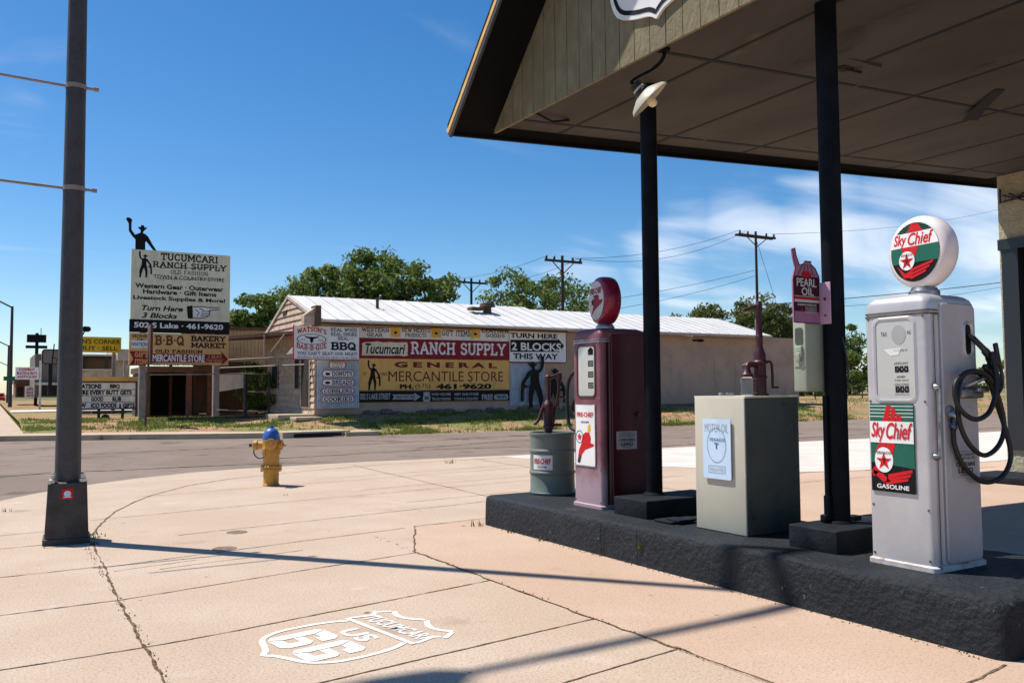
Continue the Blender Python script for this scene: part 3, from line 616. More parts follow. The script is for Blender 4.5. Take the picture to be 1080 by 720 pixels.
m = MB(); m.add([Vector((p.x, p.y, cz(p.x, .006+d))) for p, d in zip(pts, (0, 0, .015, .05, .055, .02))], [(0, 1, 2, 5), (5, 2, 3, 4)]); obj('loose_veneer', m, M['seam'], ceil, False)
q = gz(893, 76, 3.93); m = MB(); m.box(q.x-.24, q.x+.24, q.y-.16, q.y+.16, cz(q.x+.24)-.004, cz(q.x-.24)+.004); obj('ceiling_patch', m, M['soffit'], ceil, False)
m = MB(); m.box(q.x-.10, q.x+.03, q.y-.05, q.y+.05, cz(q.x)-.02, cz(q.x)-.012); m.tube([(q.x-.1, q.y, cz(q.x)-.012), (q.x+.12, q.y-.05, cz(q.x)-.035)], .012, 6); obj('fixture_stub', m, M['seam'], ceil, False)
m = MB(); p0 = gz(565, 118, 3.86); p1 = gz(600, 129, 3.86); m.tube([Vector((p0.x, p0.y, cz(p0.x)-.01)), Vector(((p0.x+p1.x)/2, (p0.y+p1.y)/2, cz(p0.x)-.045)), Vector((p1.x, p1.y, cz(p1.x)-.005))], .012, 6); obj('hanging_strip', m, M['seam'], ceil, False)
# gable siding: boards with grooves
gs = MB(); y = 7.23; k = 0
edges_ = [7.232]
while edges_[-1] > 2.58: edges_.append(edges_[-1]-.180)
def gtop(y): return top(y)-TH+.01
for a, b in zip(edges_[:-1], edges_[1:]):
    b = b+.008; x = 4.158+random.uniform(-.0015, .0015)
    if abs((a+b)/2-RY) < abs(a-b)/2: poly = [(a, 3.80), (a, gtop(a)), (RY, gtop(RY)), (b, gtop(b)), (b, 3.80)]
    else: poly = [(a, 3.80), (a, max(3.805, gtop(a))), (b, max(3.805, gtop(b))), (b, 3.80)]
    xprism(gs, poly, x, x+.03)
g = obj('gable_siding', gs, M['siding'], t, False)
m = MB(); xprism(m, [(7.215, 3.83), (RY, gtop(RY)-.05), (2*RY-7.215, 3.83)], 4.179, 4.186); obj('gable_backing', m, M['black'], t, False)
# roof slabs
for nm, sg in (('roof_slope', 1), ('roof_slope', -1)):
    P2 = lambda y: RY+sg*(y-RY)
    m = MB(); xprism(m, [(P2(EY1), 3.752), (P2(EY1), 3.8305), (RY, top(RY)), (RY, top(RY)-TH), (P2(EY1-.04), top(EY1-.04)-TH), (P2(EY1-.04), 3.752)], 3.727, 12.9); obj(nm, m, M['black'], t, False)
    m = MB(); n = 9
    for i in range(n):
        ya = EY1+.02-(EY1+.02-RY)*i/n; yb = EY1+.02-(EY1+.02-RY)*(i+1)/n; za = top(ya)+.045; zb = top(yb)+.04
        xprism(m, [(P2(ya), za-.03), (P2(ya), za+.012), (P2(yb), zb+.012), (P2(yb), zb-.03)], 3.696, 12.95)
    obj('shingles', m, M['shingle'], t, False)
    m = MB()
    def rk(y, dz): return Vector((3.713, P2(y), top(y)+dz+zc(3.717)))
    m.bar(rk(7.33, -.008), rk(RY, -.008), .034, .052); obj('drip_edge', m, M['gold'], t, False)
    m = MB(); m.bar(rk(7.308, -.068), rk(RY, -.065), .026, .06); obj('rake_trim', m, M['galv'], t, False)
# shield sign on the gable
ss = thing('route_shield_sign', 'white and black highway shield sign fixed to the canopy gable', 'sign', (4.14, 4.79, 4.05))
Pg = Plane((4.155, 4.788, 4.60), (0, -1, 0), (0, 0, 1)); sh = [(p[0], p[1]) for p in catmull([(x, y, 0) for x, y in shield_outline(1.176)]+[(0, -.588, 0)], 3)][:-1]
m = MB(); m.prism([(a*1.25, b) for a, b in sh], Pg, .002, .024); obj('panel', m, M['white'], ss, False)
m = MB(); add_ribbon(m, Pg, .027, [(a*1.13, b*.91) for a, b in sh], .034, closed=True); m.flat(rect(-.40, .40, .18, .215), Pg, .027); obj('border', m, M['ink'], ss, False)
m = MB(); text(m, Pg, '66', -.26, .26, -.36, .12, bold=.04, off=.027); text(m, Pg, 'ROUTE', -.26, .26, .26, .38, bold=.02, off=.027); obj('lettering', m, M['maroon'], ss, False)
# hanging lamp
lc = gx(684, 104, 4.172); dirn = Vector((.60, -.36, -.72)).normalized()
t = thing('canopy_lamp', 'cream enamel dish lamp on a dark bent arm hanging under the canopy front', 'lamp', tuple(lc))
m = MB(); m.lathe(lc-dirn*.07, [(.045, -.055), (.052, -.02), (.056, .008), (.09, .024), (.155, .06), (.172, .085), (.168, .085), (.152, .062), (.086, .03), (.03, .016)], axis=dirn, n=28, caps=False); obj('shade', m, M['lampcream'], t)
m = MB(); m.lathe(lc-dirn*.07, [(.02, -.085), (.048, -.08), (.048, -.03), (.062, -.01), (.06, .015)], axis=dirn, n=20); obj('neck', m, M['darkmetal'], t)
m = MB(); m.lathe(lc-dirn*.04, [(.016, 0), (.02, .03), (.034, .055), (.036, .085), (.026, .108), (.006, .116)], axis=dirn, n=16); obj('bulb', m, M['bulb'], t)
cb = gz(700, 50, 3.845)
m = MB(); m.tube(catmull([lc-dirn*.145, lc-dirn*.19+Vector((.01, -.01, .005)), lc.lerp(cb, .55)+Vector((0, .02, .03)), cb+Vector((0, 0, -.07)), cb], 6), .014, 8); m.lathe(cb, [(.05, -.012), (.045, -.03), (.02, -.04)], n=16); obj('arm', m, M['black'], t)

# ================================================================== STATION BUILDING
t = thing('station_building', 'cream stucco service station building joined to the canopy at the right', 'building', (12.5, 4, 0))
SX, SY = 12.5, 7.06
m = MB(); m.box(SX, 22, 6.2, SY, .42, 4.35); m.box(SX, 22, -6, 6.2, 3.42, 4.35); m.box(SX, 22, -6, SY, 0, .42); m.box(SX+3, 22, -6, 6.2, .42, 3.42)
# window recess is closed by the frame
obj('wall', MB().box(SX, 22, SY-.035, SY, .42, 3.36).box(SX, 22, -6, SY, 3.36, 4.52).box(SX, 22, -6, SY, 0, .42).box(SX+.6, 22, -6, SY-.035, .42, 3.36), M['stucco'], t, False)
m = MB(); m.box(SX-.05, SX+.2, -6, SY+.0, 3.26, 3.415); m.box(SX-.03, SX+.2, SY-.27, SY-.038, .40, 3.26); m.box(SX-.03, SX+.2, -6, SY-.27, .38, .5)
for y in (5.1, 3.4, 1.7): m.box(SX-.02, SX+.2, y, y+.09, .5, 3.26)
w = obj('window', m, M['wframe'], t, False)
m = MB(); m.box(SX+.1, SX+.12, -6, SY-.27, .5, 3.26); obj('pane', m, M['wglass'], w, False)
m = MB(); m.tube(catmull([(SX-.03, SY-.1, 4.05), (SX-.06, SY-.3, 3.98), (SX-.05, SY-.5, 4.08), (SX-.08, SY-.42, 3.92), (SX-.06, SY-.2, 4.06)], 5), .012, 6); m.tube([(SX-.04, SY-.06, 4.15), (SX-.04, SY-.06, 3.95), (SX-.04, SY-.5, 3.99)], .018, 6); obj('wiring', m, M['darkmetal'], t)
m = MB(); m.box(11.6, 12.45, -6, 7.2, 0, .10, .015); solo('station_step', m, M['block'], 'low dark painted step along the front of the station building', 'step')

# ================================================================== GAS PUMPS
def body_ring(x0, x1, y0, y1, r, z): return [Vector((a, b, z)) for a, b in rrect(x0, x1, y0, y1, r, 5)]
def gas_pump(t, x0, x1, y0, y1, z1, mface, mside, trimm, bandm):
    z0 = .282; yb = 1.715 if z1 > 1.8 else 1.70
    m = MB(); m.loft([body_ring(x0-.012, x1+.012, y0-.012, y1+.012, .03, z0), body_ring(x0-.012, x1+.012, y0-.012, y1+.012, .03, z0+.025), body_ring(x0+.002, x1-.002, y0+.002, y1-.002, .03, z0+.034)]); obj('base_trim', m, trimm, t)
    # front shell (face panel) and rear shell
    xs_ = x0+.075
    m = MB(); m.loft([body_ring(x0, xs_, y0, y1, .034, z0+.03), body_ring(x0, xs_, y0, y1, .034, yb)]); f = obj('front_panel', m, mface, t)
    m = MB(); m.loft([body_ring(xs_+.012, x1, y0+.004, y1-.004, .03, z0+.03), body_ring(xs_+.012, x1, y0+.004, y1-.004, .03, z1-.10)]); obj('body', m, mside, t)
    m = MB(); m.loft([body_ring(xs_-.03, xs_+.06, y0+.022, y1-.022, .01, z0+.03), body_ring(xs_-.03, xs_+.06, y0+.022, y1-.022, .01, yb+.002)]); obj('seam_gap', m, M['ink'], t)
    m = MB()
    for zs in (z0+.06, .62, 1.22, 1.70):
        for ys in (y0+.03, y1-.03): m.lathe((x0-.0005, ys, zs), [(.007, 0), (.007, .002), (.004, .004)], axis=(-1, 0, 0), n=10)
    obj('screw', m, bandm, t)
    m = MB(); zt = [(0, yb), (0, z1-.055), (.01, z1-.03), (.03, z1-.012), (.065, z1), (.12, z1+.006)]
    m.loft([body_ring(x0+i*.8, x1-.004-i, y0+i, y1-i, .045 if i < .05 else .02, z) for i, z in zt]); obj('top_cap', m, mface, t)
    m = MB(); m.loft([body_ring(x0-.004, x0+.12, y0-.004, y1+.004, .036, yb-.008), body_ring(x0-.004, x0+.12, y0-.004, y1+.004, .036, yb+.003)]); m.loft([body_ring(x0-.004, x0+.12, y0-.004, y1+.004, .036, yb+.012), body_ring(x0-.004, x0+.12, y0-.004, y1+.004, .036, yb+.02)]); obj('band', m, bandm, t)
    # door panel on the near side
    Pd = Plane((0, y0+.006, 0), (1, 0, 0), (0, 0, 1)); m = MB()
    o = rrect(xs_+.03, x1-.035, z0+.035, z1-.055, .03); i = [(p[0]*.0+(p[0]-(xs_+x1)/2)*.97+(xs_+x1)/2, (p[1]-1.05)*.992+1.05) for p in o]
    m.loft([[Pd(a, b, 0) for a, b in o], [Pd(a, b, .012) for a, b in o], [Pd(a, b, .018) for a, b in i]]); obj('door', m, mside, t)
    return f, Pd
def bezel(t, P, a0, a1, b0, b1, mb_, mdial):
    m = MB(); o = rrect(a0-.028, a1+.028, b0-.028, b1+.028, .05, 6); i = rrect(a0, a1, b0, b1, .032, 6); md = rrect(a0-.012, a1+.012, b0-.012, b1+.012, .04, 6)
    m.loft([[P(a, b, .0) for a, b in o], [P(a, b, .008) for a, b in md], [P(a, b, .005) for a, b in i], [P(a, b, .0015) for a, b in i]], caps=False); w = obj('window_bezel', m, mb_, t)
    m = MB(); m.flat(i, P, .0016); d = obj('dial', m, mdial, t, False); return d
def lead_plaque(t, P, a0, a1, b0, b1):
    m = MB(); m.prism(rrect(a0, a1, b0, b1, .008), P, .018, .022); p = obj('lead_plaque', m, M['greytext'], t, False)
    m = MB(); h = b1-b0; w = a1-a0
    text(m, P, 'THIS SALE IS', a0+.15*w, a1-.15*w, b0+.84*h, b0+.92*h, off=.024); text(m, P, 'GASOLINE FUEL MAY', a0+.1*w, a1-.1*w, b0+.70*h, b0+.79*h, off=.024)
    text(m, P, 'CONTAINS', a0+.12*w, a1-.12*w, b0+.44*h, b0+.60*h, bold=.02, off=.024); text(m, P, 'LEAD', a0+.2*w, a1-.2*w, b0+.20*h, b0+.38*h, bold=.03, off=.024); text(m, P, '(TETRAETHYL)', a0+.25*w, a1-.25*w, b0+.08*h, b0+.15*h, off=.024)
    obj('lettering', m, M['ink'], p, False)
def globe(t, c, r, th, yaw, mbody, mcol):
    nrm = Vector((-math.cos(yaw), math.sin(yaw), 0)); m = MB(); h = th/2
    prof = [(.02, -h), (r*.8, -h), (r*.86, -h*.93), (r*.95, -h*.78), (r*.99, -h*.5), (r, 0), (r*.99, h*.5), (r*.95, h*.78), (r*.86, h*.95), (r*.8, h), (.02, h)]
    m.lathe(c, prof, axis=nrm, n=40); g = obj('globe', m, mbody, t)
    m = MB(); m.lathe((c[0], c[1], c[2]-r-.045), [(.085, 0), (.085, .03), (.075, .036), (.07, .05)], n=24); obj('globe_collar', m, mcol, t)
    return g, Plane(Vector(c)+nrm*(h+.001), (-math.sin(yaw), -math.cos(yaw), 0), (0, 0, 1))
def clipc(poly, R_):   # clip polygon to circle of radius R_ (convex pieces)
    out = []
    for k in range(len(poly)):
        p = Vector(poly[k]); q = Vector(poly[(k+1) % len(poly)])
        for s in range(12):
            v = p.lerp(q, s/12); 
            if v.length > R_: v = v.normalized()*R_
            out.append((v.x, v.y))
    res = [out[0]]
    for p in out[1:]:
        if math.dist(p, res[-1]) > 1e-4: res.append(p)
    return res

# --- silver pump
t = thing('gas_pump', 'silver vintage gas pump with white round globe and coiled black hose', 'gas pump', (4.68, 3.15, .28), 'vintage gas pumps on the island')
f, Pd = gas_pump(t, 4.46, 4.93, 2.935, 3.345, 1.83, M['silver'], M['silver'], M['silvertrim'], M['goldband'])
Pf = PS(4.46)
d = bezel(t, Pf, -3.265, -3.03, 1.235, 1.685, M['silver'], M['dial'])
m = MB(); m.flat(ell(-3.115, 1.60, .045, .055), Pf, .003); obj('dial_disc', m, M['greytext'], d, False)
m = MB()
for z, sx in ((1.43, 'AMOUNT'), (1.31, 'GALLONS')): text(m, Pf, sx, -3.15, -3.06, z, z+.013, off=.003)
text(m, Pf, 'THIS SALE', -3.15, -3.06, 1.335, 1.345, off=.003); text(m, Pf, 'COST', -3.15, -3.06, 1.505, 1.515, off=.003); text(m, Pf, 'AND', -3.135, -3.08, 1.355, 1.365, bold=.02, off=.003)
for z, n in ((1.385, 3), (1.27, 3)):
    for k in range(n):
        a = -3.145+k*.03; m.frame(rect(a, a+.024, z, z+.036), rect(a+.006, a+.018, z+.006, z+.03), Pf, .003)
text(m, Pf, '000', -3.14, -3.06, 1.39, 1.415, bold=.03, off=.0045); text(m, Pf, '000', -3.14, -3.06, 1.275, 1.30, bold=.03, off=.0045)
text(m, Pf, 'CENTS PER GALLON', -3.15, -3.06, 1.255, 1.262, off=.003); text(m, Pf, 'TAX', -3.23, -3.19, 1.595, 1.62, off=.003); text(m, Pf, 'INC', -3.06, -3.035, 1.60, 1.62, off=.003)
obj('lettering', m, M['ink'], d, False)
m = MB(); m.flat([(-3.215, 1.52), (-3.10, 1.525), (-3.12, 1.485), (-3.17, 1.48)], Pf, .003); obj('dial_label', m, M['white'], d, False)
# enamel sign
a0, a1, b0, b1 = -3.315, -3.035, .70, 1.205; W, H = a1-a0, b1-b0
def S_(x, y): return (a0+W*x, b0+H*y)
m = MB(); m.prism(rect(a0, a1, b0, b1), Pf, .003, .009); es = obj('enamel_sign', m, M['signgreen'], t, False)
m = MB(); m.flat([S_(.0, 0), S_(1, 0), S_(1, .28), S_(.0, .33)], Pf, .0095); obj('sign_lower_field', m, M['ink'], es, False)
m = MB(); m.flat([S_(0, .555), S_(1, .555), S_(1, .80), S_(0, .80)], Pf, .011)
for k in range(4): m.flat([S_(0, .85+.04*k), S_(1, .85+.04*k), S_(1, .858+.04*k), S_(0, .858+.04*k)], Pf, .0095)
obj('sign_white_field', m, M['paintwhite'], es, False)
m = MB()
for p in ([(.30, .80), (.45, .80), (.50, .985), (.40, .985)], [(.465, .80), (.60, .80), (.60, .94), (.52, .965)], [(.62, .80), (.75, .80), (.74, .85), (.62, .90)], [(.1, .42), (.2, .555), (.36, .555), (.30, .30)], [(.36, .555), (.58, .555), (.48, .34), (.40, .34)], [(.05, .24), (.28, .2), (.45, .12), (.30, .10), (.05, .2)], [(.4, .2), (.95, .27), (.95, .235), (.4, .155)], [(.36, .15), (.92, .22), (.9, .185), (.36, .115)], [(.30, .115), (.86, .17), (.84, .14), (.34, .075)], [(.0, .22), (.12, .30), (.18, .22), (.06, .16)]):
    m.flat([S_(*q) for q in p], Pf, .0105)
obj('sign_feathers', m, M['brightred'], es, False)
m = MB(); m.flat(ell(*S_(.31, .36), W*.215, W*.26), Pf, .012); obj('sign_roundel', m, M['paintwhite'], es, False)
m = MB(); m.flat([(x, y) for x, y in star(*S_(.31, .345), W*.19)], Pf, .0135); text(m, Pf, 'Sky', *[S_(.03, 0)[0], S_(.36, 0)[0]], S_(0, .565)[1], S_(0, .79)[1], bold=.018, shear=.3, off=.0135); text(m, Pf, 'Chief', S_(.38, 0)[0], S_(.985, 0)[0], S_(0, .60)[1], S_(0, .79)[1], bold=.018, shear=.3, off=.0135); obj('lettering', m, M['brightred'], es, False)
m = MB(); text(m, Pf, 'TEXACO', S_(.13, 0)[0], S_(.49, 0)[0], S_(0, .425)[1], S_(0, .455)[1], bold=.02, off=.0135); text(m, Pf, 'T', S_(.27, 0)[0], S_(.36, 0)[0], S_(0, .32)[1], S_(0, .375)[1], bold=.03, off=.015); obj('lettering', m, M['ink'], es, False)
m = MB(); text(m, Pf, 'GASOLINE', S_(.13, 0)[0], S_(.87, 0)[0], S_(0, .035)[1], S_(0, .085)[1], bold=.02, off=.0125); obj('lettering', m, M['paintwhite'], es, False)
# globe
g, Pg_ = globe(t, (4.655, 3.078, 2.084), .214, .125, R(8), M['milk'], M['chrome'])
Rg = .172
m = MB(); m.flat(ell(0, 0, Rg, Rg, 40), Pg_, .001); fd = obj('globe_face', m, M['ink'], g, False)
def band(y0, y1): 
    xa = math.sqrt(max(0, Rg*Rg-y0*y0)); xb = math.sqrt(max(0, Rg*Rg-y1*y1)); n = 6; L_ = []
    for k in range(n+1):
        y = y0+(y1-y0)*k/n; L_.append((math.sqrt(max(0, Rg*Rg-y*y))*.995, y))
    return L_+[(-x, y) for x, y in L_[::-1]]
m = MB(); m.flat(band(.035, .118), Pg_, .0022); obj('globe_white_field', m, M['paintwhite'], fd, False)
m = MB(); m.flat(band(-.06, .035), Pg_, .0022)
for k in range(3): m.flat(band(.125+.013*k, .131+.013*k), Pg_, .0022)
obj('globe_green_field', m, M['signgreen'], fd, False)
m = MB(); m.flat([(-.05, .118), (-.02, .165), (.03, .165), (.06, .118)], Pg_, .0034); m.flat([(-.09, .035), (.03, .035), (0, -.03), (-.08, -.03)], Pg_, .0034)
for k in range(3): m.flat([(-.03, -.095-.022*k), (.13-.025*k, -.06-.024*k), (.125-.025*k, -.075-.024*k), (-.03, -.112-.022*k)], Pg_, .0034)
m.flat([(-.13, -.07), (-.07, -.12), (-.02, -.10), (-.02, -.15), (-.08, -.145)], Pg_, .0028)
text(m, Pg_, 'Sky', -.148, -.055, .032, .114, bold=.018, shear=.3, off=.0036); text(m, Pg_, 'Chief', -.045, .135, .042, .114, bold=.018, shear=.3, off=.0036)
obj('lettering', m, M['brightred'], fd, False)
m = MB(); m.flat(ell(-.055, -.045, .056, .056), Pg_, .0046); rr = obj('globe_roundel', m, M['paintwhite'], fd, False)
m = MB(); m.flat(star(-.055, -.05, .05), Pg_, .0056); obj('globe_star', m, M['signred'], fd, False)
m = MB(); text(m, Pg_, 'TEXACO', -.098, -.012, -.018, -.006, bold=.02, off=.0066); text(m, Pg_, 'T', -.065, -.045, -.06, -.042, bold=.03, off=.0066); obj('lettering', m, M['ink'], fd, False)
# nozzle bay, hose, handle
yS = 2.935
m = MB(); o = rrect(4.765, 4.865, 1.46, 1.68, .05, 6); i = rrect(4.785, 4.845, 1.485, 1.66, .03, 6)
m.loft([[Pd(a, b, .014) for a, b in o], [Pd(a, b, .03) for a, b in [(p[0]*.5+q[0]*.5, p[1]*.5+q[1]*.5) for p, q in zip(o, i)]], [Pd(a, b, .019) for a, b in i]], caps=False); bz = obj('nozzle_bay', m, M['silver'], t)
m = MB(); m.flat(i, Pd, .0195); obj('bay_opening', m, M['ink'], bz, False)
m = MB(); yn = 2.885
m.tube(catmull([(4.81, 2.915, 1.60), (4.84, yn, 1.555), (4.885, yn-.02, 1.505), (4.93, yn-.03, 1.46)], 6), [.012]*6+[.015]*6+[.022]*7, 10)
for k in range(7): m.lathe((4.825+.011*k, yn+.01-.004*k, 1.578-.0105*k), [(.017, 0), (.017, .004)], axis=(.7, 0, -.7), n=10)
m.bar((4.925, yn-.03, 1.50), (4.955, yn-.035, 1.28), .045, .05, .012); m.bar((4.955, yn-.04, 1.55), (4.985, yn-.04, 1.44), .02, .03, .006); m.tube(catmull([(4.98, yn-.04, 1.46), (5.01, yn-.04, 1.38), (5.005, yn-.04, 1.30), (4.96, yn-.04, 1.255)], 5), .010, 8)
m.lathe((4.935, yn-.03, 1.46), [(.03, -.02), (.034, 0), (.034, .03), (.026, .05)], axis=(.7, -.1, -.7), n=12); m.bar((4.87, yn-.02, 1.42), (4.95, yn-.03, 1.36), .03, .03, .006)
obj('nozzle', m, M['darkmetal'], t)
m = MB(); m.box(4.80, 4.90, 2.86, 2.92, 1.27, 1.30, .008); m.box(4.69, 4.90, 2.885, 2.92, 1.235, 1.29, .012); m.tube([(4.76, 2.92, 1.30), (4.78, 2.86, 1.33), (4.88, 2.85, 1.36)], .014, 8); obj('hose_hook', m, M['chrome'], t)
hp = [(1005, 450, 2.90), (1007, 470, 2.90), (1017, 492, 2.89), (1037, 508, 2.88), (1057, 502, 2.87), (1066, 482, 2.86), (1061, 455, 2.86), (1051, 425, 2.86), (1043, 403, 2.87), (1028, 392, 2.88), (1015, 397, 2.88), (1010, 418, 2.87), (1012, 445, 2.86), (1022, 468, 2.85), (1038, 480, 2.84), (1053, 470, 2.83), (1059, 450, 2.83), (1054, 422, 2.83), (1043, 398, 2.83), (1026, 391, 2.83), (1010, 400, 2.83), (1007, 415, 2.83), (1013, 432, 2.82), (1028, 442, 2.81), (1042, 436, 2.81), (1049, 420, 2.81), (1051, 403, 2.81), (1049, 385, 2.82), (1046, 372, 2.83)]
m = MB(); m.tube(catmull([gy(*p) for p in hp], 5), .0138, 10); obj('hose', m, M['rubber'], t)
m = MB(); e0 = gy(1003, 438, 2.92); m.lathe((e0.x-.005, 2.932, e0.z+.01), [(.05, 0), (.048, .012), (.03, .016)], axis=(0, -1, 0), n=16); m.tube(catmull([(e0.x-.005, 2.93, e0.z+.012), (e0.x, 2.895, e0.z+.005), (e0.x+.012, 2.895, e0.z-.02), gy(1005, 452, 2.90)], 5), .021, 10); obj('hose_elbow', m, M['chrome'], t)
m = MB(); h0 = gy(991, 408, 2.90); h1 = gy(991, 482, 2.90); m.tube([h0, h1], .008, 8); m.lathe((h0.x, 2.925, h0.z), [(.02, 0), (.02, .012), (.01, .03)], axis=(0, -1, 0), n=10); m.lathe((h1.x, 2.925, h1.z), [(.02, 0), (.02, .012), (.01, .03)], axis=(0, -1, 0), n=10); obj('door_rod', m, M['chrome'], t)
q0 = gy(1006, 505, 2.917); q1 = gy(1031, 475, 2.917); lead_plaque(t, Pd, q0.x, q1.x, q0.z, q1.z)

# --- maroon pump
t = thing('gas_pump', 'faded maroon vintage gas pump with red round globe beside the drum', 'gas pump', (4.7, 6.17, .28), 'vintage gas pumps on the island')
f, Pd = gas_pump(t, 4.47, 4.99, 5.965, 6.385, 1.83, M['redface'], M['red'], M['redface'], M['chrome'])
Pf = PS(4.47)
d = bezel(t, Pf, -6.30, -6.06, 1.245, 1.675, M['red'], M['dial'])
m = MB()
for k, z in enumerate((1.60, 1.50, 1.405, 1.31)): m.frame(rect(-6.15, -6.075, z, z+.05), rect(-6.14, -6.085, z+.01, z+.04), Pf, .003); text(m, Pf, '000', -6.135, -6.09, z+.013, z+.037, bold=.03, off=.0045)
m.flat(ell(-6.11, 1.635, .03, .03), Pf, .003); obj('lettering', m, M['ink'], d, False)
a0, a1, b0, b1 = -6.335, -6.055, .64, 1.165; W, H = a1-a0, b1-b0
m = MB(); m.prism(rect(a0-.008, a1+.008, b0-.008, b1+.008), Pf, .003, .007); es = obj('enamel_sign', m, M['chrome'], t, False)
m = MB(); m.flat(rect(a0, a1, b0, b1), Pf, .009); obj('sign_white_field', m, M['paintwhite'], es, False)
m = MB(); text(m, Pf, 'FIRE-CHIEF', *[S_(.06, 0)[0], S_(.94, 0)[0]], S_(0, .80)[1], S_(0, .88)[1], bold=.03, off=.0105)
hat = [(.08, .05), (.2, .04), (.3, .17), (.50, .26), (.93, .325), (.97, .36), (.78, .375), (.80, .46), (.72, .545), (.52, .55), (.36, .50), (.30, .36), (.16, .25)]
m.flat([S_(*p) for p in hat], Pf, .0105); m.flat(star(*S_(.20, .47), W*.14), Pf, .0125); obj('lettering', m, M['brightred'], es, False)
m = MB(); m.flat([S_(.62, .55), S_(.66, .66), S_(.76, .69), S_(.80, .60), S_(.74, .55)], Pf, .0105); obj('sign_badge', m, M['brightyellow'], es, False)
m = MB(); text(m, Pf, 'GASOLINE', *[S_(.28, 0)[0], S_(.70, 0)[0]], S_(0, .70)[1], S_(0, .735)[1], bold=.02, off=.0105); m.frame(ell(*S_(.20, .47), W*.2, W*.2), ell(*S_(.20, .47), W*.18, W*.18), Pf, .0105); m.flat([S_(.08, .05), S_(.2, .04), S_(.3, .17), S_(.22, .165)], Pf, .0125); obj('lettering', m, M['navy'], es, False)
g, Pg_ = globe(t, (4.675, 6.17, 2.085), .215, .165, R(14), M['redglobe'], M['chrome'])
m = MB(); m.flat(ell(0, 0, .172, .172, 40), Pg_, .001); fd = obj('globe_face', m, M['offwhite'], g, False)
m = MB(); text(m, Pg_, 'FIRE-CHIEF', -.13, .13, .06, .115, bold=.03, shear=.1, off=.003); m.flat([(-.11, -.13), (-.03, -.08), (.13, -.03), (.15, .0), (.07, .0), (.06, .04), (-.03, .05), (-.07, 0), (-.06, -.05)], Pg_, .003); obj('lettering', m, M['maroon'], fd, False)
m = MB(); m.flat(star(-.075, -.01, .04), Pg_, .005); text(m, Pg_, 'GASOLINE', -.06, .05, .035, .052, bold=.02, off=.005); obj('globe_star', m, M['ink'], fd, False)
q0 = gy(651, 474, 5.945); q1 = gy(672, 454, 5.945); lead_plaque(t, Pd, q0.x, q1.x, q0.z, q1.z)
m = MB(); P2 = Pd; 
q0 = gy(653, 444, 5.95); q1 = gy(672, 424, 5.95); m.frame(rect(q0.x, q1.x, q0.z, q1.z), rect(q0.x+.006, q1.x-.006, q0.z+.006, q1.z-.006), Pd, .0215); m.lathe((q1.x+.0, 5.94, (q0.z+q1.z)/2-.02), [(.018, 0), (.018, .012), (.008, .02)], axis=(0, -1, 0), n=10); obj('access_door', m, M['red'], t)
hz = [(4.60, 6.40, 1.45), (4.57, 6.50, 1.46), (4.54, 6.56, 1.36), (4.54, 6.58, 1.15), (4.54, 6.55, .98), (4.56, 6.47, .93), (4.6, 6.40, .95)]
m = MB(); m.tube(catmull(hz, 6), .017, 10); m.tube(catmull([(4.6, 6.40, 1.3), (4.56, 6.5, 1.2), (4.56, 6.52, 1.1), (4.58, 6.42, 1.03)], 6), .017, 10); obj('hose', m, M['rubber'], t)

# ================================================================== CABINET, DRUM, HAND PUMPS
t = thing('oil_cabinet', 'cream and dark green metal oil cabinet with pale blue poster between the posts', 'cabinet', (4.74, 4.58, .28))
m = MB(); m.box(4.482, 5.02, 4.333, 4.83, .283, 1.232, .008); obj('body', m, M['greencab'], t)
m = MB(); m.box(4.474, 4.486, 4.335, 4.828, .286, 1.236, .004); obj('front_panel', m, M['cream'], t)
m = MB(); m.box(4.478, 5.03, 4.325, 4.838, 1.232, 1.246, .004); obj('lid', m, M['cream'], t)
Pf = PS(4.474); q0 = gx(744, 503, 4.474); q1 = gx(772, 446, 4.474); q2 = gx(744, 441, 4.474)
a0, a1, b0, b1 = -q0.y, -q1.y, q0.z+.0, q2.z; W, H = a1-a0, b1-b0
m = MB(); m.prism(rrect(a0, a1, b0, b1, .012), Pf, .012, .018); ps = obj('poster', m, M['skyblue'], t, False)
m = MB(); m.prism(rect(a0+.02, a1-.02, b0+.02, b1-.02), Pf, 0, .012); obj('poster_mount', m, M['darkmetal'], ps, False)
m = MB(); m.frame(ell(a0+W*.5, b0+H*.56, W*.34, W*.45), ell(a0+W*.5, b0+H*.56, W*.33, W*.437), Pf, .02); text(m, Pf, 'TEXACO', a0+W*.24, a1-W*.2, b0+H*.63, b0+H*.68, bold=.02, off=.021); text(m, Pf, 'T', a0+W*.42, a0+W*.58, b0+H*.5, b0+H*.60, bold=.02, off=.021)
m.frame(rect(a0+W*.2, a1-W*.2, b0+H*.1, b0+H*.22), rect(a0+W*.21, a1-W*.21, b0+H*.106, b0+H*.214), Pf, .02); obj('lettering', m, M['steelblue'], ps, False)
m = MB(); text(m, Pf, 'MOTOR OIL', a0+W*.08, a1-W*.08, b0+H*.78, b0+H*.92, bold=-.012, off=.02); text(m, Pf, 'INSULATED', a0+W*.25, a1-W*.25, b0+H*.13, b0+H*.19, off=.02); obj('lettering', m, M['greytext'], ps, False)
